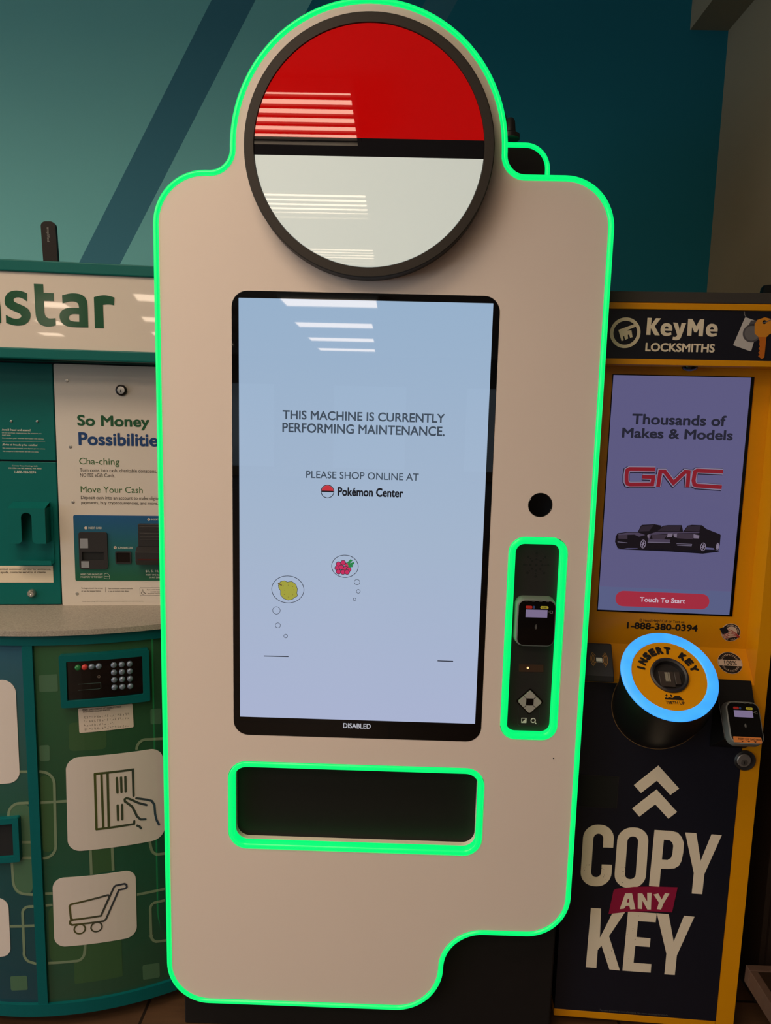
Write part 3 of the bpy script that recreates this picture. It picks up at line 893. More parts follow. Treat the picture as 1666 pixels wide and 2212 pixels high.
# blue-green payment area
BG = mat_print_ramp('blue_to_green_print', [(0, (32, 92, 68)), (0.5, (34, 96, 104)), (1, (38, 88, 140))], 2, 1.085, 1.255, rough=0.15)
bz1, bz0, bx0 = C.px(*q(800, 882), IC)[1], C.px(*q(800, 1417), IC)[1], (C.px(*q(598, 900), IC)[0] + C.px(*q(619, 1400), IC)[0]) / 2
B(C).plate(rrect(bx0, RIGHT - 0.03, bz0, bz1, 0.004, 4), IC, IC + 0.001).done('blue_payment_area', BG, ip)
IC2 = IC + 0.001
q3 = scaled(130, 1100, 7.243)


def pbox(fr, q_, x0, x1, y0, y1, c):
    A = [fr.px(*q_(x0, y0), c), fr.px(*q_(x1, y0), c), fr.px(*q_(x0, y1), c), fr.px(*q_(x1, y1), c)]
    return (A[0][0] + A[2][0]) / 2, (A[1][0] + A[3][0]) / 2, (A[2][1] + A[3][1]) / 2, (A[0][1] + A[1][1]) / 2


x0, x1, y0, y1 = pbox(C, q3, 300, 748, 355, 930, IC2)
B(C).plate(rrect(x0, x1, y0, y1, 0.006, 5), IC2, IC2 + 0.004, [rrect(x0 + .008, x1 - .009, y0 + .022, y0 + .044, 0.001, 2)]).done('card_slot_bezel', BLACKP, ip, bevel=0.001)
B(C).box(x0 + .004, x1 - .004, y0 + .018, y0 + .048, IC2, IC2 + 0.0006).done('card_slot', BLACKM, ip)
x0, x1, y0, y1 = pbox(C, q3, 320, 445, 455, 605, IC2)
B(C).box(x0, x1, y0, y1, IC2 + 0.004, IC2 + 0.0046).done('card_label', mat('grey_label', (140, 142, 146), 0.5), ip)
x0, x1, y0, y1 = pbox(C, q3, 340, 463, 810, 908, IC2)
B(C).box(x0, x1, y0, y1, IC2 + 0.004, IC2 + 0.0046).done('card_label', MATS['grey_label'], ip)
x0, x1, y0, y1 = pbox(C, q3, 868, 1116, 660, 848, IC2)
B(C).plate(rrect(x0, x1, y0, y1, 0.003, 4), IC2, IC2 + 0.003, [rrect(x0 + .003, x1 - .003, y0 + .003, y1 - .003, 0.002, 3)]).done('barcode_window_frame', BLACKP, ip)
B(C).box(x0 + .002, x1 - .002, y0 + .002, y1 - .002, IC2, IC2 + 0.0008).done('barcode_window', BLACKG, ip)
x0, x1, y0, y1 = pbox(C, q3, 1235, 1860, 225, 575, IC2)
bb = B(C)
bb.box(x0, x1, y0, y1, IC2, IC2 + 0.012)
for k in range(5): bb.box(x0 + .004, x1 - .004, y1 - .008 - .008 * k, y1 - .006 - .008 * k, IC2 + .011, IC2 + .0128)
x0b, x1b, y0b, y1b = pbox(C, q3, 1220, 1880, 600, 845, IC2)
bb.prism([(IC2, y0), (IC2 + 0.012, y0), (IC2 + 0.03, y1b - 0.006), (IC2 + 0.03, y0b + 0.01), (IC2 + 0.02, y0b), (IC2, y0b)], x0b, x1b)
bb.done('bill_acceptor', BLACKP, ip, bevel=0.001)
B(C).box(x0b + .006, x1b - .006, y0b + .014, y0b + .017, IC2 + .029, IC2 + .0306).done('bill_slot', mat('dark_red_glow', (70, 20, 14), 0.3), ip)
for x, y in ((403, 292), (862, 600), (1388, 160)):
    px_ = C.px(*q3(x, y), IC2)
    B(C).plate(circle(*px_, 0.0036, 20), IC2, IC2 + 0.0006).done('step_dot', mat('cream_print', (214, 206, 190), 0.5), ip)
    bb = B(C)
    bb.stroke([(px_[0], px_[1] + .0016), (px_[0], px_[1] - .0014)], .0009, IC2 + .0006, IC2 + .0009)
    bb.stroke([(px_[0] - .0014, px_[1]), (px_[0], px_[1] - .0016), (px_[0] + .0014, px_[1])], .0008, IC2 + .0006, IC2 + .0009)
    bb.done('step_arrow', mat('orange_brown_print', (150, 100, 70), 0.5), ip)
WP2 = mat('pale_print', (205, 210, 196), 0.5)
for txt, x0, x1, y, h, bo in (('INSERT CARD', 445, 650, 292, 34, .012), ('SCAN BARCODE', 902, 1135, 602, 30, .012), ('INSERT CASH', 1428, 1640, 160, 32, .012),
                              ('INSERT CARD FACING LEFT', 322, 668, 1020, 26, .012), ('MAGSTRIPE TO THE RIGHT', 322, 668, 1060, 26, .012), ('$1, 5, 10, 20, 50', 1338, 1700, 970, 38, .012),
                              ('INSERT ONE BILL AT A TIME', 1343, 1700, 1026, 26, .008), ('IN ANY DIRECTION', 1398, 1650, 1066, 26, .008)):
    word(C, 'lettering', txt, q3(x0, y), q3(x1, y), q3((x0 + x1) / 2, y - h / 2), q3((x0 + x1) / 2, y + h / 2), IC2, WP2, ip, bo)
bb = B(C)
bb.stroke(C.pp([q3(690, 1015), q3(740, 1000), q3(775, 1040), q3(775, 1090), q3(690, 1085), q3(690, 1040)], IC2), .0007, IC2, IC2 + .0005)
bb.stroke(C.pp([q3(700, 1050), q3(770, 1055)], IC2), .0007, IC2, IC2 + .0005).done('card_symbol', WP2, ip)
FINT = mat('fine_grey_print', (104, 98, 92), 0.5)
for txt, x0, x1, y, h in (('To begin, touch the screen', 330, 668, 1238, 28), ('or use the keypad below.', 332, 640, 1282, 28), ('Para comenzar, toque la pantalla', 750, 1135, 1242, 26), ('o use el teclado más abajo.', 750, 1080, 1284, 26),
                          ('If you need assistance,', 1360, 1620, 1260, 22), ('contact store staff.', 1415, 1640, 1290, 22), ('Requires attendant', 1370, 1600, 1320, 22),
                          ('Coinstar Asset Holdings, LLC. All rights reserved. Terms and conditions apply. See details before inserting coins.', 340, 1305, 1440, 14)):
    word(C, 'lettering', txt, q3(x0, y), q3(x1, y), q3((x0 + x1) / 2, y - h / 2), q3((x0 + x1) / 2, y + h / 2), IC, FINT, ip)
bb = B(C).stroke(C.pp([q3(708, 1222), q3(708, 1296)], IC), .0005, IC, IC + .0004)
x0, x1, y0, y1 = pbox(C, q3, 1248, 1680, 1228, 1348, IC)
bb.stroke(rrect(x0, x1, y0, y1, .001, 2), .0005, IC, IC + .0004, closed=True)
wc = C.px(*q3(1298, 1302), IC)
bb.plate(circle(wc[0] - .0005, wc[1] + .0068, .0011, 10), IC, IC + .0005)
bb.stroke([(wc[0] - .0005, wc[1] + .005), (wc[0], wc[1] + .0005), (wc[0] + .0035, wc[1] + .0003), (wc[0] + .005, wc[1] - .003), (wc[0] + .0065, wc[1] - .0022)], .0009, IC, IC + .0005)
bb.stroke([(wc[0] - .0008 + .0038 * math.cos(a), wc[1] - .0012 + .0038 * math.sin(a)) for a in [math.radians(130 + 23 * k) for k in range(10)]], .0008, IC, IC + .0005)
bb.done('access_symbol', DINK, ip)
# counter and rounded lower body
KX, KY, KR = -0.893, 0.736, 0.75
LAM = mat('speckled_laminate', (156, 148, 136), 0.45, noise=0.55, nscale=330)
LAM.node_tree.nodes['Noise Texture'].inputs['Detail'].default_value = 2
ZC = 1.0106
XE = -0.497                                         # right-hand end of the body
TH1 = math.asin((XE - KX) / KR)
TH0 = -0.72


def sector(R, y_back_local, t0=TH0, t1=TH1, n=40):
    """plan outline (world x, world y) of the bowed front closed along the kiosk's back line"""
    pts_ = [(KX + R * math.sin(t0 + (t1 - t0) * k / n), KY - R * math.cos(t0 + (t1 - t0) * k / n)) for k in range(n + 1)]
    e1 = pts_[-1]; e0 = pts_[0]
    back = lambda x: CO.y + math.tan(CYAW) * (x - CO.x) + y_back_local
    return pts_ + [(e1[0], back(e1[0])), (e0[0], back(e0[0]))]


P_ = Fr((0, 0, 0), (1, 0, 0), (0, 1, 0))            # plan frame: a = x, b = y, c = z
B(P_).plate(sector(KR, 0.02), ZC - 0.013, ZC).done('counter_top', LAM, ck, bevel=0.002)
B(P_).plate(sector(KR - 0.030, 0.55), 0.035, ZC - 0.014).done('lower_cabinet', TEALB, ck)
B(P_).plate(sector(KR - 0.012, 0.5), ZC - 0.0385, ZC - 0.0135).done('counter_apron', TEALB, ck)
B(P_).plate(sector(KR - 0.07, 0.5), 0.0, 0.036).done('plinth', BLACKP, ck)
KC = CylFr(KX, KY, KR - 0.02)
s1 = KC.R * TH1
sm0 = (KC.px(49, 1400)[0] + KC.px(86, 2170)[0]) / 2; sm1 = (KC.px(72, 1400)[0] + KC.px(107, 2190)[0]) / 2
GRNP = mat_print_ramp('green_front_print', [(0, (42, 78, 58)), (0.35, (32, 82, 62)), (0.6, (34, 76, 52)), (1, (48, 92, 60))], 2, 0.1, 0.97, rough=0.05)
BLUP = mat_print_ramp('blue_green_front_print', [(0, (26, 66, 78)), (0.35, (26, 72, 74)), (0.55, (36, 84, 70)), (0.8, (48, 88, 90)), (1, (44, 90, 112))], 2, 0.1, 0.97, rough=0.05)
B(KC).plate([(KC.R * TH0, 0.05), (sm0, 0.05), (sm0, ZC - 0.036), (KC.R * TH0, ZC - 0.036)], -0.006, 0.0).done('left_front_panel', BLUP, ck)
rp_ = B(KC).plate([(sm1, 0.05), (s1 - 0.004, 0.05), (s1 - 0.004, ZC - 0.036), (sm1, ZC - 0.036)], -0.006, 0.0).done('right_front_panel', GRNP, ck)
lp_ = [o for o in ck.children if o.name == 'left_front_panel'][0]
B(KC).plate([(sm0, 0.05), (sm1, 0.05), (sm1, ZC - 0.036), (sm0, ZC - 0.036)], -0.006, 0.007).done('mullion', TEALB, ck)
B(KC).plate([(KC.R * TH0, 0.034), (s1, 0.034), (s1, 0.066), (KC.R * TH0, 0.066)], -0.008, 0.008).done('bottom_rail', TEALB, ck)
B(KC).plate([(s1 - 0.012, 0.05), (s1, 0.05), (s1, ZC - 0.036), (s1 - 0.012, ZC - 0.036)], -0.006, 0.003).done('end_rail', TEALB, ck)
# printed pattern: rounded outlines and pale blocks
qa = scaled(0, 1340, 3.786); qb = scaled(0, 1700, 3.622)
PLINE = mat('sage_line_print', (116, 136, 108), 0.1); PBLK = mat('sage_block_print', (72, 108, 82), 0.1); PBLK2 = mat('olive_block_print', (54, 90, 56), 0.1)
arcp = lambda cx0, cy0, r, a0, a1, n=8: [(cx0 + r * math.cos(math.radians(a0 + (a1 - a0) * k / n)), cy0 - r * math.sin(math.radians(a0 + (a1 - a0) * k / n))) for k in range(n + 1)]
LW = 0.0062
bl, br_ = lp_, rp_
strk = lambda par, q_, pts_: B(KC).stroke(KC.pp([q_(*p) for p in pts_]), LW, 0.0, 0.0007, caps=False).done('printed_outline', PLINE, par)
strk(br_, qa, [(322, 1236)] + arcp(345, 1340, 100, 88, 4) + [(457, 1845)] + arcp(357, 1845, 100, -4, -86) + [(350, 1945)])
strk(br_, qa, [(332, 1490), (545, 1478)])
strk(br_, qa, [(740, 1880), (748, 2080)]); strk(br_, qa, [(918, 1860), (926, 2045)])
strk(br_, qb, [(354, 834), (412, 832)]); strk(br_, qb, [(358, 927), (412, 922)])
strk(br_, qb, [(668, 1228), (664, 1290)] + arcp(590, 1290, 72, 0, -80) + [(590, 1362), (378, 1378)])
strk(br_, qb, [(1072, 842), (1290, 796)])
strk(br_, qb, [(1290, 886)] + arcp(1230, 955, 54, 95, 180) + [(1182, 1160)] + arcp(1232, 1160, 50, 180, 262) + [(1300, 1200)])
strk(br_, qa, [(1120, 1058)] + arcp(1200, 1055, 82, 175, 100) + [(1330, 968)])
strk(br_, qb, [(1172, 425), (1180, 470)] + arcp(1240, 470, 58, 185, 260) + [(1290, 520)])
strk(bl, qa, [(150, 1238), (226, 1238)])
strk(bl, qa, [(70, 1612)] + arcp(165, 1590, 95, 180, 95) + [(235, 1492)])
strk(bl, qb, [(158, 432), (240, 432)]); strk(bl, qb, [(158, 554), (246, 554)])
strk(bl, qb, [(94, 590), (104, 740)] + arcp(205, 738, 100, 182, 268) + [(258, 842)])
strk(bl, qb, [(268, 934), (225, 936)] + arcp(225, 985, 48, 92, 178) + [(190, 1290)] + arcp(262, 1300, 74, 178, 262) + [(286, 1384)])
strk(bl, qb, [(78, 1090), (270, 1085)])


def block(par, m_, q_, pts_, r, c1):
    P2 = KC.pp([q_(*p) for p in pts_])
    if area2(P2) < 0: P2 = P2[::-1]
    B(KC).plate(rpoly([(x, y, r) for x, y in P2], 5), 0.0, c1).done('printed_block', m_, par)


block(rp_, PBLK, qa, [(315, 450), (470, 440), (475, 580), (322, 585)], 0.003, 0.0004)
block(rp_, PBLK, qa, [(322, 1025), (405, 1020), (408, 1148), (326, 1152)], 0.004, 0.0004)
block(rp_, PBLK, qa, [(1228, 725), (1320, 720), (1322, 845), (1232, 850)], 0.004, 0.0004)
block(rp_, PBLK, qb, [(1115, 1395), (1248, 1375), (1252, 1488), (1120, 1508)], 0.004, 0.0004)
block(rp_, PBLK2, qa, [(322, 1240), (450, 1300), (462, 1850), (352, 1945)], 0.012, 0.0003)
block(rp_, PBLK2, qb, [(575, 1230), (950, 1180), (960, 1480), (585, 1540)], 0.003, 0.0003)
block(rp_, PBLK2, qa, [(745, 1880), (918, 1860), (926, 2045), (748, 2080)], 0.001, 0.0003)
block(rp_, PBLK2, qa, [(560, 840), (870, 815), (872, 1050), (565, 1070)], 0.01, 0.0002)
block(rp_, PBLK2, qb, [(378, 930), (660, 905), (664, 1350), (390, 1375)], 0.02, 0.0002)
block(lp_, PBLK, qb, [(80, 1482), (212, 1476), (218, 1586), (86, 1592)], 0.004, 0.0004)
block(lp_, PBLK, qb, [(66, 130), (238, 125), (258, 842), (110, 842)], 0.02, 0.0003)
# white icon tiles
TILE = mat('white_tile_print', (214, 204, 196), 0.25)
ICON = mat_print_ramp('olive_to_navy_ink', [(0, (74, 84, 28)), (0.45, (58, 70, 58)), (1, (44, 66, 118))], 0, -0.71, -0.50, rough=0.3)
ICON2 = mat_print_ramp('olive_to_navy_ink_low', [(0, (78, 78, 40)), (0.5, (54, 60, 66)), (1, (54, 58, 84))], 0, -0.74, -0.58, rough=0.3)


def tile(name, q_, quad, r, parent, c=0.0012):
    P2 = KC.pp([q_(*p) for p in quad])
    if area2(P2) < 0: P2 = P2[::-1]
    return B(KC).plate(rpoly([(x, y, r) for x, y in P2], 10), 0.0, c).done(name, TILE, parent)


tile('door_icon_tile', qa, [(538, 1124), (1330, 1038), (1350, 1780), (556, 1890)], 0.03, rp_)
tile('cart_icon_tile', qb, [(411, 712), (1061, 642), (1072, 1165), (428, 1250)], 0.026, rp_)
tile('icon_tile', qa, [(-620, 500), (126, 478), (166, 1322), (-590, 1340)], 0.03, lp_)
tile('icon_tile', qb, [(-560, 880), (65, 858), (86, 1315), (-540, 1335)], 0.024, lp_)
IW = 0.0052
bi = B(KC)
ist = lambda q_, pts_, w=IW, cl=False: bi.stroke(KC.pp([q_(*p) for p in pts_]), w, 0.0011, 0.0018, closed=cl)
for p in ([(776, 1253), (790, 1707)], [(830, 1256), (845, 1698)], [(880, 1252), (890, 1690)], [(776, 1253), (1086, 1218), (1092, 1432)], [(790, 1707), (1096, 1662), (1098, 1640)],
          [(955, 1287), (961, 1407)], [(990, 1283), (994, 1402)], [(1025, 1278), (1028, 1397)], [(962, 1510), (966, 1630)], [(998, 1506), (1001, 1626)], [(1122, 1676), (1142, 1684), (1152, 1698)]):
    ist(qa, p)
ist(qa, [(1198, 1508), (1130, 1490), (1060, 1458), (1035, 1450), (1020, 1460), (1022, 1478), (1080, 1520), (1102, 1560), (1120, 1600), (1150, 1626), (1190, 1624)])
ist(qa, [(1115, 1452), (1200, 1464), (1240, 1474), (1262, 1505), (1268, 1580), (1280, 1630), (1300, 1668)])
bi.done('door_icon', ICON, rp_)
bi = B(KC)
ist(qb, [(556, 915), (545, 930), (556, 1028), (572, 1036), (790, 1005), (850, 870), (856, 850), (846, 842)], 0.0045)
ist(qb, [(556, 915), (846, 842)], 0.0045)
ist(qb, [(790, 1005), (892, 780), (905, 768), (975, 754), (990, 762), (992, 780), (980, 792), (930, 802), (830, 1030), (812, 1046), (565, 1076), (548, 1066), (550, 1046), (572, 1036)], 0.0045)
for x, y in ((625, 1108), (756, 1092)):
    c_ = KC.px(*qb(x, y)); bi.ring(c_[0], c_[1], 0.0142, 0.0034, 0.0011, 0.0018, 28)
bi.done('cart_icon', ICON2, rp_)
# keypad unit
P2 = KC.pp([qa(*p) for p in [(477, 292), (1218, 236), (1230, 660), (500, 720)]], 0.016)[::-1]
if area2(P2) < 0: P2 = P2[::-1]
P3 = KC.pp([qa(*p) for p in [(541, 338), (1164, 292), (1172, 604), (552, 660)]], 0.014)
if area2(P3) < 0: P3 = P3[::-1]
ku = B(KC).plate(rpoly([(x, y, 0.004) for x, y in P2], 4), 0.0, 0.016, [rpoly([(x, y, 0.002) for x, y in P3], 3)]).done('keypad_frame', TEALB, ck)
B(KC).plate(rpoly([(x, y, 0.002) for x, y in P3], 3), 0.0, 0.010).done('keypad_face', BLACKG, ku)
KEYG = mat('steel_key', (128, 142, 160), 0.25, metal=0.4); KEYGR = mat('green_key', (40, 120, 64), 0.2); KEYR = mat('red_round_key', (196, 60, 56), 0.2)
for x, y, m_ in [(637, 387, KEYGR), (693, 384, KEYR), (750, 380, KEYG), (808, 376, KEYG)] + [(931 + 65 * i + 2 * j, 366 - 5 * i + 61 * j, KEYG) for i in range(3) for j in range(4)]:
    c_ = KC.px(*qa(x, y), 0.012)
    B(KC).lathe(*c_, [(0.0068, 0.0095), (0.0066, 0.0135), (0.005, 0.0155), (0.0025, 0.0164), (0, 0.0166)], 20).done('key', m_, ku, smooth=60)
bb = B(KC).ring(*KC.px(*qa(809, 461), 0.01), 0.0032, 0.001, 0.010, 0.0105, 20).done('headphone_jack', SILV, ku)
B(KC).stroke(KC.pp([qa(640, 522), qa(824, 510), qa(826, 552), qa(812, 560), qa(640, 572)], 0.01), 0.0007, 0.010, 0.0104).done('keypad_outline', mat('dim_teal_line', (70, 96, 92), 0.4), ku)
P2 = KC.pp([qa(*p) for p in [(640, 720), (1084, 680), (1094, 872), (650, 920)]])
if area2(P2) < 0: P2 = P2[::-1]
bz = B(KC).plate(rpoly([(x, y, 0.003) for x, y in P2], 4), 0.0, 0.0012).done('braille_label', mat('pale_label', (214, 200, 186), 0.5), ck)
word(KC, 'lettering', 'INSERT EARPHONE FOR ACCESSIBILITY MODE', qa(675, 730), qa(992, 704), qa(830, 713), qa(830, 728), 0.0012, DINK, bz, 0.01)
word(KC, 'lettering', 'QUESTIONS? CALL 800-928-2274', qa(678, 752), qa(902, 734), qa(790, 735), qa(790, 749), 0.0012, DINK, bz, 0.01)
bb = B(KC)
for row in range(4):
    for k in range(18):
        if (row == 2 and k > 11): continue
        x = 690 + 21 * k; y = 790 + 32 * row - 0.085 * (x - 690)
        for i in range(2):
            for j in range(3):
                if random.random() < 0.5:
                    c_ = KC.px(*qa(x + 6 * i, y + 6 * j), 0.0012); bb.plate(circle(*c_, 0.0006, 6), 0.0012, 0.0017)
bb.done('braille_dots', mat('grey_dot', (112, 104, 96), 0.5), bz)
# coin return opening at the left
P2 = KC.pp([qa(*p) for p in [(-420, 1640), (146, 1616), (163, 1976), (-400, 1990)]], 0.013)
if area2(P2) < 0: P2 = P2[::-1]
P3 = KC.pp([qa(*p) for p in [(-380, 1680), (104, 1660), (116, 1932), (-365, 1945)]], 0.010)
if area2(P3) < 0: P3 = P3[::-1]
cr_ = B(KC).plate(rpoly([(x, y, 0.004) for x, y in P2], 4), 0.0, 0.013, [P3]).done('return_frame', TEALB, ck)
B(KC).plate(P3, 0.0, 0.003).done('return_opening', BLACKM, cr_)
# paddle antenna clipped behind the header
aP = Fr(C.map((0, 0, -0.05)), CXv)
p0, p1, p2, p3 = aP.px(93.5, 563), aP.px(125, 563), aP.px(119, 478), aP.px(87, 478)
an = B(aP).plate(rpoly([(p0[0], p0[1] - 0.01, 0), (p1[0], p1[1] - 0.01, 0), (*p2, 0.012), (*p3, 0.012)], 8), -0.012, 0.0).done('antenna', mat('brown_black_plastic', (34, 27, 24), 0.55, spec=0.25), ck, bevel=0.002)
aF = Fr(aP.O, aP.X)
lx0, lx1 = aP.px(100, 505)[0], aP.px(107, 505)[0]; lz0, lz1 = aP.px(103, 522)[1], aP.px(103, 491)[1]
# small lettering running down the paddle
vs, fs = glyphs('amplified', 0.0, 1.0)
X0, X1 = min(v[0] for v in vs), max(v[0] for v in vs); Y0, Y1 = min(v[1] for v in vs), max(v[1] for v in vs)
bb = B(aP); bb._glyph(vs, fs, lambda x, y: (lx0 + (lx1 - lx0) * (y - Y0) / (Y1 - Y0), lz1 + (lz0 - lz1) * (x - X0) / (X1 - X0)), 0.0, 0.0005)
bb.done('lettering', mat('grey_print', (140, 138, 132), 0.4), an)

# ================================================================== YELLOW AND BLACK KEY KIOSK
KYAW = math.radians(-3.0)
KO = Vector((0.4334, 0.0732, 0))
kk = empty('key_kiosk', KO, KYAW, 'yellow and navy key copying kiosk with lit blue ring, right of the white vending kiosk', 'key machine')
KXv = Vector((math.cos(KYAW), math.sin(KYAW), 0))
K = Fr(KO, KXv)
YEL = mat('yellow_enamel', (222, 148, 4), 0.32, noise=0.03, nscale=8, spec=0.45)
NAVY = mat('navy_panel', (22, 24, 36), 0.35, noise=0.08, nscale=30)
CHAR = mat('charcoal_cap', (58, 53, 47), 0.6)
KL, KRt = 0.0, 0.4385
HD = 0.012                                          # header stands proud of the body
kz = lambda u, v, c=0.0: K.px(u, v, c)[1]
z_cap1, z_cap0 = kz(1450, 630, HD), kz(1450, 654.5, HD)
z_y1, z_n1, z_n0, z_y0 = z_cap0, kz(1450, 669, HD), kz(1450, 776.5, HD), kz(1450, 789, HD)
RD = 0.05                                           # recess depth
B(K).box(KL, KRt, 0.02, z_y0, -0.6, -RD - 0.004).done('cabinet', YEL, kk)
B(K).box(KL - 0.004, KRt + 0.004, z_cap0, z_cap1, -0.6, HD).done('top_cap', CHAR, kk, bevel=0.002)
hd = B(K).box(KL, KRt, z_y0, z_cap0, -0.6, HD - 0.001).done('header', YEL, kk)
B(K).box(KL, KRt, z_n1, z_cap0 - 0.002, HD - 0.003, HD + 0.003).done('header_trim', YEL, kk, bevel=0.001)
B(K).box(KL, KRt, z_y0, z_n0, HD - 0.003, HD + 0.003).done('header_trim', YEL, kk, bevel=0.001)
HN = mat('navy_header_sign', (24, 24, 34), 0.3)
hs = B(K).box(KL + 0.002, KRt - 0.002, z_n0, z_n1, HD - 0.003, HD).done('header_sign', HN, kk)
CRM = mat('cream_sign_print', (234, 218, 190), 0.5)
q = scaled(1360, 640, 5.444)
e1 = [(503, 408, 1), (507, 370), (488, 328), (436, 310), (388, 328), (364, 380), (368, 432), (400, 464), (450, 470), (494, 452, 1), (490, 424, 1), (450, 434), (422, 428), (414, 404, 1)]
e1h = [(414, 382, 1), (418, 362), (438, 350), (458, 362), (460, 382, 1)]
sh = lambda p, dx, dy: [(v[0] + dx, v[1] + dy) + tuple(v[2:]) for v in p]
traced(K, q, HD, [
    ([(213, 253, 1), (262, 255, 1), (254, 342, 1), (312, 258, 1), (372, 260, 1), (297, 352, 1), (356, 460, 1), (298, 458, 1), (251, 372, 1), (246, 455, 1), (198, 453, 1)], []),
    (e1, [e1h]),
    ([(514, 309, 1), (568, 312, 1), (592, 402, 1), (614, 312, 1), (667, 316, 1), (612, 470), (596, 505), (556, 520), (508, 512, 1), (512, 476, 1), (545, 482), (562, 455, 1)], []),
    ([(692, 266, 1), (742, 268, 1), (785, 352, 1), (832, 270, 1), (880, 272, 1), (862, 470, 1), (812, 468, 1), (820, 368, 1), (792, 425, 1), (764, 425, 1), (736, 358, 1), (728, 465, 1), (677, 462, 1)], []),
    (sh(e1, 533, 8), [sh(e1h, 533, 8)]),
]).done('lettering', CRM, hs)
l, r, t, b = tbox(K, q(188, 590), q(1003, 610), q(300, 548), q(850, 660), HD)
B(K).text('LOCKSMITHS', l, r, t, b, HD, HD + 0.0006, 0.035).done('lettering', CRM, hs)
q = scaled(1260, 580, 4.103)
rc = K.px(*q(373, 570), HD); rr_ = (K.px(*q(508, 575), HD)[0] - K.px(*q(238, 565), HD)[0]) / 2
bb = B(K).ring(rc[0], rc[1], rr_, rr_ * 0.22, HD, HD + 0.0006, 56)
bb.plate(K.pp([q(*p) for p in [(312, 545), (455, 492), (468, 515), (395, 545), (392, 552), (428, 548), (437, 608), (416, 615), (408, 585), (395, 588), (398, 622), (372, 632), (364, 598), (352, 602), (360, 636), (340, 643), (322, 580)]], HD), HD, HD + 0.0006)
bb.done('key_emblem', CRM, hs)
# printed key ring at the right of the header
WT = mat('white_tag_print', (196, 190, 184), 0.4); GT = mat('grey_fob_print', (110, 106, 106), 0.4); GT2 = mat('dark_fob_print', (84, 80, 82), 0.4); OR = mat('orange_key_print', (216, 138, 34), 0.4); OR2 = mat('deep_orange_print', (196, 104, 22), 0.4)
q = scaled(1360, 640, 5.444)
B(K).plate(rpoly([(*K.px(*q(*p), HD), 0.002) for p in [(1220, 575), (1430, 650), (1530, 305), (1362, 245)]], 3), HD, HD + 0.0006).done('tag_print', WT, hs)
fc = K.px(*q(1440, 435), HD)
bb = B(K).plate(circle(*fc, 0.0192, 36), HD + 0.0005, HD + 0.001); bb.plate(K.pp([q(1395, 350), q(1430, 285), q(1500, 285), q(1490, 350)], HD), HD + 0.0005, HD + 0.001); bb.done('fob_print', GT2, hs)
B(K).plate(circle(*fc, 0.0155, 36), HD + 0.0009, HD + 0.0014).done('fob_centre', GT, hs)
key_head = [(1470, 330), (1500, 280), (1590, 248), (1680, 275), (1730, 330), (1720, 410), (1640, 450), (1610, 480), (1515, 480), (1470, 440)]
kh = B(K).plate(rpoly([(*K.px(*q(*p), HD), 0.003) for p in reversed(key_head)], 3), HD + 0.0013, HD + 0.0018, [circle(*K.px(*q(1585, 305), HD), 0.0042, 20)])
kh.done('key_print', OR, hs)
B(K).plate(K.pp([q(*p) for p in [(1512, 478), (1608, 480), (1583, 720), (1550, 738), (1510, 705), (1530, 685), (1512, 665), (1532, 640), (1516, 615), (1532, 590), (1522, 560), (1530, 535)]], HD), HD + 0.0013, HD + 0.0018).done('key_blade_print', OR2, hs)
bb = B(K).stroke(K.pp([q(1352, 182), q(1352, 215), q(1370, 242)], HD), .0016, HD, HD + .0008)
bb.stroke(K.pp([q(1560, 315), q(1600, 305), q(1680, 265), q(1720, 235)], HD), .0016, HD + .0018, HD + .0024).done('ring_print', GT, hs)
# recessed upper panel, right-hand wing and ledge
Zl = kz(1560, 1400, -RD)
xw = (K.px(1643.7, 1080, -RD)[0] + K.px(1609, 1401, -RD)[0]) / 2
xo = (K.px(1666, 1115)[0] + K.px(1637, 1401)[0]) / 2
Zn1 = kz(1345, 1476)                                # top of the navy front
up = B(K).box(KL, xw, Zl - 0.004, z_y0, -RD - 0.004, -RD).done('upper_panel', YEL, kk)
B(K).plate([(xo, Zn1 - 0.01), (KRt, Zn1 - 0.01), (KRt, z_y0), (xo, z_y0)], -RD - 0.004, 0.0).done('side_wing', YEL, kk)
B(K).loft([[(xw, b_, -RD - 0.002), (xo, b_, -0.001), (xo, b_, -RD - 0.002)] for b_ in (Zn1, z_y0)]).done('reveal', YEL, kk)
B(K).prism([(-RD - 0.004, Zl), (-RD + 0.0, Zl), (0.0, Zn1 + 0.01), (0.0, Zn1 - 0.01), (-RD - 0.004, Zn1 - 0.01)], KL, xo).done('ledge', YEL, kk)
# dome camera under the header
dc = K.px(1491, 794, -0.02)
DF = Fr(K.map((dc[0], z_y0, -0.02)), K.X, -K.N)
B(Fr(K.map((dc[0], z_y0, -0.022)), K.X, K.N)).lathe(0, 0, [(0.017, -0.001), (0.017, 0.003), (0.012, 0.007), (0.005, 0.009), (0, 0.0095)], 28).done('dome_camera', BLACKG, kk, smooth=60)
# screen
q = scaled(1260, 860, 4.103); q1 = scaled(1260, 580, 4.103)
SCD = -RD
pts = K.pp([q1(270, 932), q1(1528, 965), q(1310, 1935), q(112, 1885)], SCD)
sx0, sx1, sz1, sz0 = (pts[0][0] + pts[3][0]) / 2, (pts[1][0] + pts[2][0]) / 2, (pts[0][1] + pts[1][1]) / 2, (pts[2][1] + pts[3][1]) / 2
ks = B(K).box(sx0, sx1, sz0, sz1, SCD - 0.002, SCD + 0.0015).done('screen', BLACKG, kk)
KD = mat('violet_display', (5, 5, 7), 0.05, emit=(92, 89, 128))
KD2 = mat('violet_display_foot', (5, 5, 7), 0.05, emit=(88, 94, 132))
SD = SCD + 0.0015
B(K).box(sx0 + .002, sx1 - .0075, sz0 + .004, sz1 - .002, SD - 0.001, SD + 0.0005).done('display', KD, ks)
zf = kz(*q(700, 1690), SD)
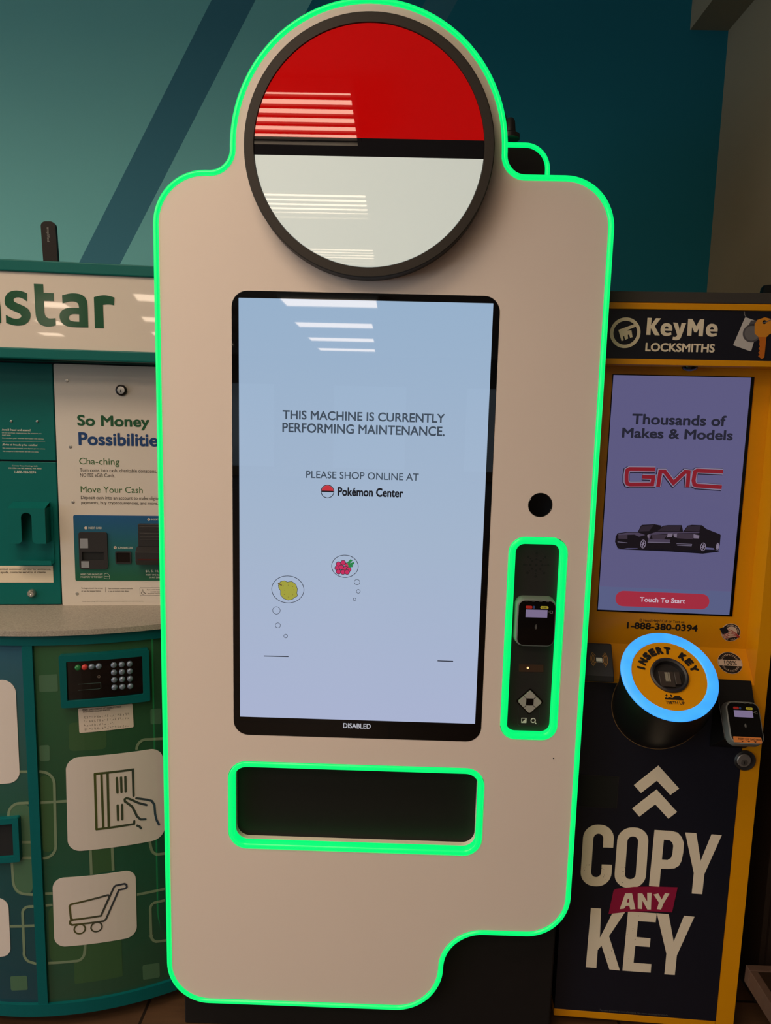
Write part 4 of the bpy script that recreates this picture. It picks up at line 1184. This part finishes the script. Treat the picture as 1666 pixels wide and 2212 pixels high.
B(K).box(sx0 + .002, sx1 - .0075, sz0 + .004, zf, SD, SD + 0.0007).done('display_foot', KD2, ks)
KINK = mat('display_dark_ink', (4, 4, 5), 0.05, emit=(36, 36, 50))
SE = SD + 0.0006
word(K, 'lettering', 'Thousands of', q(433, 190), q(1268, 205), q(470, 137), q(700, 238), SE, KINK, ks, 0.03)
word(K, 'lettering', 'Makes & Models', q(344, 315), q(1328, 330), q(380, 262), q(800, 362), SE, KINK, ks, 0.03)
# car maker's wordmark: dark backing, pale edge, red core
GP = [[(1240 - 600, 630), (410, 628), (390, 640), (384, 680), (384, 740), (394, 760), (415, 765), (612, 764), (622, 700), (525, 696)],
      [(664, 785), (684, 650), (722, 650), (800, 752), (905, 652), (935, 656), (925, 790)],
      [(1240, 652), (1010, 642), (990, 655), (978, 730), (985, 765), (1005, 775), (1228, 790)]]
for w, c_, dx, nm, em in ((15.5, 0.0, 0.0008, 'wordmark_backing', (34, 30, 46)), (12.5, 0.0002, 0, 'wordmark_edge', (128, 122, 146)), (8.6, 0.0004, 0, 'wordmark_core', (128, 28, 40))):
    bb = B(K)
    for pth in GP:
        bb.stroke([(x - dx, y - dx) for x, y in K.pp([q(*p) for p in pth], SE)], w * 0.00105, SE + c_, SE + c_ + 0.0003, caps=False)
    bb.done(nm, mat(nm, (5, 5, 6), 0.05, emit=em), ks)
# three dark sport utility vehicles
qc = scaled(1300, 1100, 5.95)
CARS = {
    'car_shadow': ((18, 16, 24), 0.0, [[(180, 512), (900, 545), (1300, 572), (1515, 545), (1440, 520), (600, 500)]]),
    'car_body': ((24, 19, 24), 0.0002, [
        [(172, 420), (180, 350), (205, 308), (330, 292), (465, 292), (505, 212), (520, 200), (680, 193), (770, 210), (760, 300), (600, 520), (480, 515), (460, 500), (330, 500), (250, 512), (205, 500)],
        [(580, 420), (585, 320), (610, 296), (700, 285), (790, 212), (850, 204), (1030, 204), (1050, 300), (1000, 520), (900, 530), (800, 515), (690, 512), (600, 520)],
        [(880, 430), (905, 320), (960, 292), (1050, 285), (1105, 210), (1160, 200), (1290, 205), (1340, 250), (1520, 322), (1530, 330), (1520, 450), (1500, 530), (1450, 525), (1440, 500), (1345, 490), (1320, 545), (1270, 545), (1200, 520), (1010, 540), (900, 520)]]),
    'car_bonnet': ((72, 62, 82), 0.0004, [
        [(205, 320), (330, 300), (470, 300), (560, 330), (480, 352), (420, 325), (220, 330)],
        [(590, 330), (700, 290), (1020, 290), (960, 312), (640, 310), (620, 380), (880, 392), (875, 425), (600, 420)],
        [(930, 310), (1050, 290), (1260, 296), (1250, 306), (975, 308), (966, 360), (935, 355)]]),
    'car_glass': ((44, 36, 46), 0.0004, [[(720, 280), (800, 218), (1020, 214), (1000, 280)], [(1065, 278), (1115, 212), (1270, 212), (1255, 284)], [(480, 285), (515, 212), (670, 202), (610, 280)]]),
    'car_grille': ((58, 48, 60), 0.0006, [[(212, 330), (330, 328), (330, 380), (215, 378)], [(640, 325), (845, 325), (800, 385), (655, 385)], [(970, 312), (1175, 318), (1170, 385), (970, 372)]]),
    'car_lamp': ((116, 104, 122), 0.0006, [[(850, 312), (915, 312), (905, 355), (835, 362)], [(920, 318), (965, 312), (965, 365), (930, 360)], [(1180, 320), (1255, 335), (1250, 375), (1180, 372)], [(586, 330), (612, 322), (610, 370), (590, 365)]]),
    'car_bumper': ((104, 96, 116), 0.0006, [[(205, 415), (330, 428), (330, 434), (203, 424)], [(590, 418), (880, 425), (880, 434), (590, 430)], [(960, 438), (1160, 446), (1155, 475), (970, 466), (966, 458), (1145, 466), (1150, 452), (962, 446)]]),
}
for nm, (em, c_, polys) in CARS.items():
    for p in polys: B(K).plate(K.pp([qc(*v) for v in p], SE), SE + c_, SE + c_ + 0.00025).done(nm, mat(nm, (5, 5, 6), 0.05, emit=em), ks)
for x, y, rx, ry in ((532, 446, 36, 60), (1303, 482, 36, 58), (1488, 478, 18, 50)):
    c_ = K.px(*qc(x, y), SE); w = rx / 5950.0; h = ry / 5950.0
    bb = B(K)
    bb.ring(c_[0], c_[1], w, 0.0012, SE + .0007, SE + .0010, 28, ry=h)
    for k in range(6):
        a = k * math.pi / 3 + 0.3
        bb.stroke([(c_[0], c_[1]), (c_[0] + w * .85 * math.cos(a), c_[1] + h * .85 * math.sin(a))], .0012, SE + .0007, SE + .0010, caps=False)
    bb.done('car_wheel', mat('car_wheel', (5, 5, 6), 0.05, emit=(136, 124, 146)), ks)
# start button
bx0, bx1 = K.px(*q(286, 1775), SE)[0], K.px(*q(1118, 1808), SE)[0]; bz1, bz0 = kz(*q(700, 1722), SE), kz(*q(700, 1858), SE)
B(K).plate(rrect(bx0, bx1, bz0, bz1, (bz1 - bz0) / 2 - 0.0002, 10), SE, SE + 0.0005).done('start_button', mat('red_display_button', (5, 5, 6), 0.05, emit=(158, 44, 62)), ks)
word(K, 'lettering', 'Touch To Start', q(503, 1785), q(905, 1800), q(530, 1763), q(800, 1816), SE + 0.0005, mat('pale_display_ink', (5, 5, 6), 0.05, emit=(196, 176, 190)), ks, 0.02)
# printing below the screen
BKI = mat('black_print', (22, 18, 16), 0.45)
q = scaled(1240, 1300, 3.911)
word(K, 'lettering', 'Need Help? Call or Text us:', q(588, 156), q(936, 173), q(620, 145), q(800, 182), -RD, BKI, up, 0.012)
word(K, 'lettering', '1-888-380-0394', q(448, 198), q(1046, 222), q(740, 182), q(740, 238), -RD, BKI, up, 0.035)
hc = K.px(*q(566, 156), -RD)
bb = B(K).ring(hc[0], hc[1], .0034, .0008, -RD, -RD + .0005, 20); bb.stroke([(hc[0] - .0014, hc[1]), (hc[0], hc[1] - .0012), (hc[0] + .0018, hc[1] + .0016)], .0007, -RD, -RD + .0005).done('phone_symbol', BKI, up)
# round flag sticker
q = scaled(1520, 1080, 5.822)
fcx = K.px(*q(342, 1665), -RD); fr_ = 0.0212
bb = B(K).plate(circle(*fcx, fr_, 40), -RD, -RD + .0005).done('flag_sticker', mat('sticker_black', (32, 27, 26), 0.35), up)
STW = mat('sticker_cream', (206, 184, 164), 0.4); STR = mat('sticker_red', (158, 40, 48), 0.4)
B(K).ring(*fcx, fr_ + .0008, .0011, -RD, -RD + .0007, 40).done('sticker_border', STW, bb)
B(K).plate(circle(fcx[0] + .001, fcx[1] + .001, .0135, 32), -RD + .0004, -RD + .0008).done('sticker_centre', STW, bb)
flag = [(285, 1605), (380, 1640), (470, 1730), (400, 1715), (320, 1735), (265, 1745), (225, 1690)]
B(K).plate(K.pp([q(*p) for p in flag], -RD), -RD + .0006, -RD + .001).done('flag_field', STW, bb)
b2 = B(K)
for k in range(5):
    b2.stroke(K.pp([q(235 + 8 * k + (60 if k < 3 else 0) * 0, 1690 + 12 * k - (k < 2) * 0), q(320 + 4 * k, 1625 + 24 * k), q(390 + 4 * k, 1660 + 15 * k), q(455 - 4 * k, 1722 + 2 * k)], -RD), .0013, -RD + .0009, -RD + .0013, caps=False)
b2.done('flag_stripes', STR, bb)
B(K).plate(K.pp([q(*p) for p in [(198, 1618), (240, 1600), (292, 1608), (318, 1660), (240, 1690)]], -RD), -RD + .0012, -RD + .0016).done('flag_canton', mat('sticker_navy', (26, 26, 34), 0.4), bb)


def arc_text(fr, txt, cx0, cy0, R, a_mid, step, h, w, c, m, name, parent, inward=False, bold=0.0, ky=1.0):
    """letters set one by one round a circle; inward = read along the bottom"""
    bb_ = B(fr)
    n = len(txt)
    for i, ch in enumerate(txt):
        if ch == ' ': continue
        a = a_mid + (-(i - (n - 1) / 2) * step if not inward else (i - (n - 1) / 2) * step)
        vs_, fs_ = glyphs(ch, bold, 1.0)
        xa, xb = min(v[0] for v in vs_), max(v[0] for v in vs_); ya, yb = min(v[1] for v in vs_), max(v[1] for v in vs_)
        wi = w * (0.35 if ch == 'I' else 1.0)
        rot = a - math.pi / 2 if not inward else a + math.pi / 2
        bx_, by_ = cx0 + R * math.cos(a), cy0 + R * math.sin(a)

        def fn(x, y, xa=xa, xb=xb, ya=ya, yb=yb, wi=wi, rot=rot, bx_=bx_, by_=by_):
            lx_ = ((x - xa) / (xb - xa) - 0.5) * wi; ly_ = ((y - ya) / (yb - ya) - 0.5) * h
            return bx_ + lx_ * math.cos(rot) - ly_ * math.sin(rot), by_ + lx_ * math.sin(rot) + ly_ * math.cos(rot)
        bb_._glyph(vs_, fs_, fn, c, c + 0.0005)
    return bb_.done(name, m, parent)


arc_text(K, 'IN USA', fcx[0], fcx[1], fr_ * .84, math.radians(-90), .24, .0035, .0026, -RD + .0005, STW, 'lettering', bb, True, 0.01)
arc_text(K, 'DESIGNED AND BUILT', fcx[0], fcx[1], fr_ * .82, math.radians(60), .125, .003, .002, -RD + .0005, STW, 'lettering', bb, False, 0.0)
# guarantee sticker on the ledge: it sits on the sloping face
ang = math.atan2(RD, Zl - Zn1 - 0.01)
KLg = Fr(K.map((0, Zl, -RD)), K.X, (K.U * (Zl - Zn1 - 0.01) - K.N * RD).normalized())
gx, gy = KLg.px(*q(333, 2050)); gr = 0.0262
gp = KLg.pp([q(178, 2030), q(490, 2070), q(320, 1917), q(345, 2190)])
gr = (gp[1][0] - gp[0][0]) / 2; gry = (gp[2][1] - gp[3][1]) / 2
gs = B(KLg).plate(circle(gx, gy, gr, 44, gry), 0.0, 0.0006).done('guarantee_sticker', mat('sticker_black', (32, 27, 26), 0.35), kk)
B(KLg).ring(gx, gy, gr + .0002, .0009, 0.0004, 0.0009, 44, ry=gry + .0002).done('sticker_border', STW, gs)
bh = gry * 0.27
B(KLg).plate([(gx - gr * .95, gy - bh), (gx + gr * .95, gy - bh), (gx + gr * .95, gy + bh), (gx - gr * .95, gy + bh)], 0.0004, 0.001).done('sticker_band', STW, gs)
B(KLg).text('100%', gx - gr * .48, gx + gr * .52, gy + bh * .72, gy - bh * .72, 0.001, 0.0014, 0.012).done('lettering', BKI, gs)
arc_text(KLg, 'SATISFACTION', gx, gy, min(gr, gry) * .74, math.radians(90), .215, .0042, .0032, 0.0006, STW, 'lettering', gs, False, 0.01)
arc_text(KLg, 'GUARANTEED', gx, gy, min(gr, gry) * .74, math.radians(-90), .235, .0042, .0032, 0.0006, STW, 'lettering', gs, True, 0.01)
# navy front
qd = scaled(1180, 1620, 3.428)
xn = (K.px(*qd(1455, 150))[0] + K.px(*qd(1240, 2000))[0]) / 2
zn0 = kz(*qd(650, 1960))
nf = B(K).box(KL, xn, zn0, Zn1, -0.06, 0.001).done('navy_front', NAVY, kk, bevel=0.001)
B(K).box(xn, KRt, 0.02, Zn1 - 0.01, -0.06, 0.0).done('yellow_edge', YEL, kk)
B(K).box(KL, xn, 0.02, zn0, -0.06, 0.0).done('yellow_foot', YEL, kk, bevel=0.002)
x0, x1, y0, y1 = pbox(K, qd, 150, 533, 185, 422, 0.001)
B(K).plate(rrect(x0, x1, y0, y1, .001, 2), 0.0, 0.0022, [rrect(x0 + .0012, x1 - .0012, y0 + .0012, y1 - .0012, .0006, 2)]).done('pickup_frame', BLACKP, nf)
B(K).box(x0 + .001, x1 - .001, y0 + .001, y1 - .001, 0.0, 0.0014).done('pickup_opening', BLACKM, nf)
PC = mat('cream_front_print', (236, 222, 198), 0.5)
NC = 0.001
bb = B(K)
for p in ([(832, 115), (985, 285), (920, 333), (820, 227), (702, 318), (650, 260)], [(818, 292), (970, 458), (905, 508), (808, 402), (690, 493), (637, 433)]):
    bb.plate(K.pp([qd(*v) for v in p], NC), NC, NC + .0006)
bb.done('chevrons', PC, nf)


def ring_glyph(tl, tr, br2, bl2, rx, ry, tx, ty, gap=None, n=8):
    """tall rounded letter ring in a slanted quad (unit square mapped on); gap opens the right side"""
    def m_(s_v, t_v):
        x = (tl[0] * (1 - s_v) + tr[0] * s_v) * (1 - t_v) + (bl2[0] * (1 - s_v) + br2[0] * s_v) * t_v
        y = (tl[1] * (1 - s_v) + tr[1] * s_v) * (1 - t_v) + (bl2[1] * (1 - s_v) + br2[1] * s_v) * t_v
        return (x, y)
    def rect(o_x, o_y, r_x, r_y):
        P4 = []
        for cx0, cy0, a0 in ((1 - o_x - r_x, o_y + r_y, 0), (o_x + r_x, o_y + r_y, 90), (o_x + r_x, 1 - o_y - r_y, 180), (1 - o_x - r_x, 1 - o_y - r_y, 270)):
            for k in range(n + 1):
                a_ = math.radians(a0 + 90 * k / n); P4.append((cx0 + r_x * math.cos(a_), cy0 - r_y * math.sin(a_)))
        return P4
    o_, i_ = rect(0, 0, rx, ry), rect(tx, ty, max(.02, rx - tx * .9), max(.01, ry - ty * .9))
    if gap is None:
        return [m_(*p) for p in o_], [m_(*p) for p in i_]
    # start at the right side, go over the top to the bottom, back along the inside
    g0, g1 = gap
    outer = [(1, g0)] + o_ + [(1, g1)]
    inner = [(1 - tx, g1)] + i_[::-1] + [(1 - tx, g0)]
    return [m_(*p) for p in outer + inner], None


bb = B(K)
Cg, _ = ring_glyph((280, 550), (507, 557), (478, 1012), (250, 1003), .46, .22, .335, .145, (.365, .645))
bb.plate(K.pp([qd(*v) for v in Cg], NC), NC, NC + .0006)
Og, Oi = ring_glyph((534, 571), (764, 578), (732, 1026), (500, 1016), .46, .22, .325, .145)
bb.plate(K.pp([qd(*v) for v in Og], NC), NC, NC + .0006, [K.pp([qd(*v) for v in Oi], NC)])
Pg = [(803, 592), (930, 600), (975, 612), (1005, 645), (1020, 690), (1015, 760), (1003, 820), (985, 855), (950, 876), (900, 880), (850, 878), (838, 1012), (762, 1006)]
Pi = [(872, 664), (915, 668), (935, 685), (942, 710), (936, 770), (925, 800), (900, 815), (857, 812)]
bb.plate(K.pp([qd(*v) for v in Pg], NC), NC, NC + .0006, [K.pp([qd(*v) for v in Pi], NC)])
bb.plate(K.pp([qd(*v) for v in [(1030, 611), (1112, 616), (1145, 822), (1225, 625), (1301, 630), (1172, 918), (1156, 1067), (1079, 1062), (1094, 912)]], NC), NC, NC + .0006)
bb.done('lettering', PC, nf)
bb = B(K)
bb.plate(K.pp([qd(*v) for v in [(332, 1169), (407, 1175), (398, 1392), (503, 1185), (590, 1192), (466, 1378), (546, 1632), (468, 1624), (410, 1448), (382, 1480), (372, 1614), (294, 1608)]], NC), NC, NC + .0006)
bb.plate(K.pp([qd(*v) for v in [(607, 1195), (819, 1210), (811, 1275), (681, 1266), (669, 1385), (773, 1395), (768, 1458), (660, 1450), (647, 1576), (779, 1586), (774, 1648), (565, 1633)]], NC), NC, NC + .0006)
bb.plate(K.pp([qd(*v) for v in [(820, 1209), (908, 1217), (945, 1420), (1022, 1227), (1098, 1235), (968, 1520), (953, 1665), (876, 1660), (891, 1510)]], NC), NC, NC + .0006)
bb.done('lettering', PC, nf)
bn = B(K).plate(K.pp([qd(*v) for v in [(500, 1038), (520, 1027), (650, 1012), (800, 1010), (973, 1016), (932, 1200), (760, 1192), (600, 1196), (462, 1213)]], NC), NC + .0004, NC + .0012).done('red_banner', mat('crimson_print', (150, 18, 62), 0.5), nf)
bb = B(K)
for p in ([(585, 1060), (635, 1058), (660, 1175), (622, 1178), (615, 1150), (590, 1152), (575, 1172), (545, 1175)], [(678, 1060), (712, 1060), (748, 1120), (748, 1056), (780, 1056), (775, 1178), (748, 1178), (712, 1112), (710, 1175), (678, 1172)], [(795, 1068), (830, 1060), (855, 1105), (880, 1058), (912, 1062), (870, 1130), (850, 1178), (820, 1175), (835, 1128)]):
    bb.plate(K.pp([qd(*v) for v in p], NC), NC + .0011, NC + .0017)
bb.done('lettering', PC, nf)
bb = B(K).plate(K.pp([qd(*v) for v in [(603, 1100), (612, 1098), (614, 1125), (596, 1126)]], NC), NC + .0016, NC + .002).done('letter_counter', MATS['crimson_print'], nf)
word(K, 'lettering', 'Payment accepted is nonrefundable. See store associate for details.', qd(398, 1925), qd(905, 1968), qd(650, 1938), qd(650, 1955), NC, mat('dim_print', (74, 72, 72), 0.5), nf)
# small scuffs on the lettering
bb = B(K)
for k in range(46):
    x, y = random.choice([(random.uniform(270, 330), random.uniform(850, 1000)), (random.uniform(400, 480), random.uniform(860, 990)), (random.uniform(560, 590), random.uniform(860, 1010)), (random.uniform(600, 690), random.uniform(1200, 1620)), (random.uniform(460, 500), random.uniform(1250, 1600))])
    c_ = K.px(*qd(x, y), NC); w = random.uniform(.0003, .0009)
    bb.plate(circle(c_[0], c_[1], w, 6, w * random.uniform(.8, 2.2)), NC + .0005, NC + .0008)
bb.done('scuffs', mat('scuff_brown', (96, 82, 66), 0.7), nf)

# hub with the lit ring
TILT = math.radians(45)
HB = K.tilted(0.1832, 0.9571, 0.09, TILT)
RR = 0.1038
n_ = 64
loop = lambda fn: [fn(2 * math.pi * k / n_) for k in range(n_)]
base = loop(lambda a: K.map((0.198 + 0.1085 * math.cos(a), 0.853 + 0.1085 * math.sin(a), 0.0)))
mid = loop(lambda a: K.map((0.1935 + 0.107 * math.cos(a), 0.890 + 0.099 * math.sin(a), 0.048 - 0.020 * math.sin(a))))
topl = loop(lambda a: HB.map((RR * math.cos(a), RR * math.sin(a), -0.004)))
topi = loop(lambda a: HB.map((RR * .985 * math.cos(a), RR * .985 * math.sin(a), -0.013)))
GW = Fr((0, 0, 0), (1, 0, 0), (0, 1, 0))
HUB = mat('satin_black_hub', (13, 12, 13), 0.4)
hub = B(GW).loft([base, mid, topl, topi]).done('key_hub', HUB, kk, smooth=60)
bb = B(K)
bb.ring(0.198, 0.853, 0.1105, 0.0014, 0.001, 0.0018, 64)
bb.done('hub_edge', mat('bronze_line', (120, 92, 56), 0.4), hub)
BLUE = mat('lit_blue_ring', (60, 130, 220), 0.4, emit=(48, 158, 255), es=1.0)
_n = BLUE.node_tree
g, s_ = _pos(_n)
nz = _n.nodes.new('ShaderNodeTexNoise'); nz.inputs['Scale'].default_value = 28
_n.links.new(g.outputs['Position'], nz.inputs['Vector'])
mxb = _n.nodes.new('ShaderNodeMix'); mxb.data_type = 'RGBA'
mxb.inputs[6].default_value = lin((36, 140, 252)) + [1]; mxb.inputs[7].default_value = lin((70, 178, 255)) + [1]
_n.links.new(nz.outputs['Fac'], mxb.inputs[0]); _n.links.new(mxb.outputs[2], _n.nodes['Principled BSDF'].inputs['Emission Color'])
ri = 0.0805
B(HB).sweep(circle(0, 0, RR, 96), [(0, -0.003), (0.0, 0.0005), (-0.002, 0.002), (-(RR - ri) + .002, 0.002), (-(RR - ri), 0.0), (-(RR - ri), -0.003)]).done('lit_ring', BLUE, hub, smooth=40)
kp = B(HB).plate(circle(0, 0, ri - .0002, 72), -0.002, -0.0005, [circle(0, 0, 0.036, 40)]).done('key_plate', YEL, hub)
B(HB).lathe(0, 0, [(0.0355, -0.012), (0.0355, -0.0008), (0.0405, -0.0006), (0.0405, 0.004), (0.037, 0.0055), (0.033, 0.003), (0.031, -0.009), (0, -0.009)], 48).done('key_socket', BLACKP, hub, smooth=35)
bb = B(HB).box(-0.020, 0.012, -0.024, 0.012, -0.009, -0.005).box(0.012, 0.024, -0.019, 0.010, -0.009, -0.001)
bb.done('socket_shutter', mat('dark_brown_plastic', (58, 50, 46), 0.4), hub, bevel=0.001)
B(HB).box(-0.0075, -0.0012, -0.012, 0.009, -0.006, -0.0035).box(-0.0002, 0.0030, -0.012, 0.009, -0.006, -0.0035).done('key_slot', mat('worn_metal', (176, 168, 150), 0.35, metal=0.5), hub)
arc_text(HB, 'INSERT KEY', 0, 0, 0.0600, math.radians(92), .285, .0185, .0150, -0.0005, BKI, 'lettering', hub, False, 0.10)
B(HB).text('TEETH UP', -0.0185, 0.0215, -0.0592, -0.0658, -0.0005, 0.0, 0.03).done('lettering', BKI, hub)
bb = B(HB)
bb.plate([(-0.0195, -0.056), (0.021, -0.056), (0.014, -0.0465), (0.004, -0.0465), (-0.002, -0.052), (-0.008, -0.0505), (-0.013, -0.0525), (-0.017, -0.051)], -0.0005, 0.0)
for x in (-0.014, -0.004):
    bb.plate([(x - .003, -0.0475), (x + .003, -0.0475), (x, -0.0435)], -0.0005, 0.0); bb.box(x - .0008, x + .0008, -0.050, -0.0475, -0.0005, 0.0)
bb.done('key_symbol', BKI, hub)

# contactless pad at the left
q = scaled(1240, 1340, 7.573)
a1 = K.px(*q(610, 395))[0]; zt_, zb_ = kz(*q(400, 380)), kz(*q(450, 910), 0.045)
cb = 0.045
B(K).prism([(-0.004, zt_), (0.004, zt_ + 0.001), (cb, zb_), (cb, zb_ - 0.014), (0.03, zb_ - 0.02), (-0.004, zb_ - 0.02)], KL + 0.008, a1).done('contactless_pad', mat('charcoal_pad', (36, 34, 36), 0.45), kk, bevel=0.002)
pd_ = [o for o in kk.children if o.name == 'contactless_pad'][0]
PF = Fr(K.map((0, zb_, cb)), K.X, (K.U * (zt_ - zb_) - K.N * (cb - 0.004)).normalized())
cc = PF.px(*q(405, 638))
bb = B(PF).plate([(cc[0] - .0055, cc[1] - .0045), (cc[0] + .0075, cc[1] - .0045), (cc[0] + .0075, cc[1] + .0035), (cc[0] - .0055, cc[1] + .0035)], .0002, .0008)
bb.stroke([(cc[0] - .004, cc[1] - .0062), (cc[0] + .0092, cc[1] - .0062), (cc[0] + .0092, cc[1] + .001)], .0012, .0002, .0008).done('card_symbol', SYM, pd_)
bb = B(PF)
for sgn in (1, -1):
    for k in range(4):
        R_ = .012 + .0035 * k
        bb.stroke([(cc[0] + sgn * R_ * math.cos(a) * 0.85 + (.0012 if sgn > 0 else .0008), cc[1] + R_ * math.sin(a)) for a in [math.radians(-46 + 11.5 * i) for i in range(9)]], .0011, .0002, .0008, caps=False)
bb.done('wave_symbol', mat('amber_print', (176, 124, 50), 0.5), pd_)
# card terminal on its bracket
q = scaled(1460, 1500, 8.087)
RT = math.radians(33)
bz1 = kz(1590, 1468); ax0 = K.px(1537, 1560)[0]; ax1 = ax0 + 0.098
bzz0 = kz(1537, 1613)
RFc = 0.075
mid_px = q(1215, 505)
mx_, mz_ = K.px(*mid_px, RFc)
TF = K.tilted(mx_, mz_, RFc, RT)
pts = TF.pp([q(885, 140), q(1425, 150), q(1545, 850), q(985, 850)])
tx0, tx1 = (pts[0][0] + pts[3][0]) / 2, (pts[1][0] + pts[2][0]) / 2; tz1, tz0 = (pts[0][1] + pts[1][1]) / 2, (pts[2][1] + pts[3][1]) / 2
prof = [(0.0, bz1), (RFc - 0.03 + (tz0 - tz1) * 0.0 - math.sin(RT) * tz1, mz_ + math.cos(RT) * tz1 + 0.0), (RFc - 0.022 - math.sin(RT) * tz0, mz_ + math.cos(RT) * tz0 - 0.004), (0.0, bzz0)]
prof[1] = (max(0.012, prof[1][0]), min(prof[1][1], bz1 - 0.001))
B(K).prism(prof, ax0, K.map and (mx_ + tx1 + 0.006)).done('reader_bracket', HUB, kk, bevel=0.002)
tr_ = card_reader(TF, [(tx0, tz1), (tx1, tz0)], 0.022, kk)
w, h = tx1 - tx0, tz1 - tz0
st = B(TF).plate(rrect(tx0 + w * .05, tx1 - w * .07, tz0 + h * .005, tz0 + h * .145, .0015, 4), .0012, .0018).done('chip_card_label', mat('orange_label', (222, 132, 62), 0.5), tr_)
B(TF).text('INSERT CHIP CARD HERE', tx0 + w * .2, tx1 - w * .1, tz0 + h * .115, tz0 + h * .065, .0018, .0021, .01).done('lettering', BKI, tr_)
bb = B(TF)
for k in (.32, .52, .72):
    bb.plate([(tx0 + w * k - .003, tz0 + h * .045), (tx0 + w * k, tz0 + h * .015), (tx0 + w * k + .003, tz0 + h * .045)], .0018, .0021)
bb.done('label_arrows', BKI, tr_)
# cam lock on the seam
lc = K.px(*q(1215, 1160), 0.004)
lo = B(K).lathe(*lc, [(0.0245, -0.02), (0.0245, 0.004), (0.022, 0.0065), (0.016, 0.005), (0, 0.005)], 40).done('lock_collar', BLACKP, kk, smooth=35)
lc2 = K.px(*q(1192, 1155), 0.008)
B(K).lathe(*lc2, [(0.0162, 0.004), (0.0158, 0.009), (0.0142, 0.0105), (0, 0.0105)], 36).done('lock_face', mat('worn_steel', (150, 142, 136), 0.4, metal=0.6), lo, smooth=35)
B(K).lathe(lc2[0], lc2[1] - .004, [(0.0078, 0.0104), (0.0076, 0.0114), (0.0066, 0.0116), (0, 0.0116)], 28).done('lock_core', mat('dull_steel', (110, 104, 98), 0.4, metal=0.6), lo, smooth=35)
B(K).box(lc2[0] - .001, lc2[0] + .001, lc2[1] - .0075, lc2[1] - .001, .0115, .0121).done('keyhole', BLACKM, lo)
# black puck antenna on the roof, cut by the frame edge
pz = K.px(1655, 632, -0.09)
PA = Fr(K.map((pz[0] + 0.006, z_cap1, -0.09)), K.X, K.N * -1)
B(Fr(K.map((pz[0] + 0.008, z_cap1, -0.09)), K.X, -K.N)).lathe(0, 0, [(0.026, 0.0), (0.026, 0.002), (0.022, 0.006), (0.019, 0.028), (0.015, 0.034), (0, 0.036)], 32).done('antenna', mat('gloss_black', (12, 11, 11), 0.12), kk, smooth=40)

# ================================================================== low wooden platform at the far right
WOOD = mat('scuffed_pale_wood', (84, 62, 50), 0.6, noise=0.3, nscale=35)
DKT = mat('dark_ribbed_mat', (40, 28, 18), 0.35, noise=0.3, nscale=40, bump=0.8)
pf = empty('wooden_platform', (1.2, -0.4, 0), 0, 'low wooden display platform with dark top, right of the yellow and navy kiosk', 'platform')
PX0, PX1, PY0, PY1 = 0.886, 1.55, -1.0, 0.05
B(G).box(PX0, PX1, 0.155, 0.2, -PY1, -PY1 + 0.02).done('rail', WOOD, pf, bevel=0.002)
B(G).box(PX0, PX0 + 0.02, 0.155, 0.2, -PY1 + 0.02, -PY0).done('rail', WOOD, pf, bevel=0.002)
B(G).box(PX0 + 0.02, PX1, 0.165, 0.198, -PY1 + 0.02, -PY0).done('platform_top', DKT, pf)
for x in (PX0 + 0.05, PX1 - 0.09):
    for y in (PY0 + 0.05, PY1 - 0.1):
        B(G).box(x, x + 0.04, 0.0, 0.165, -y - 0.04, -y).done('leg', DKMET, pf)
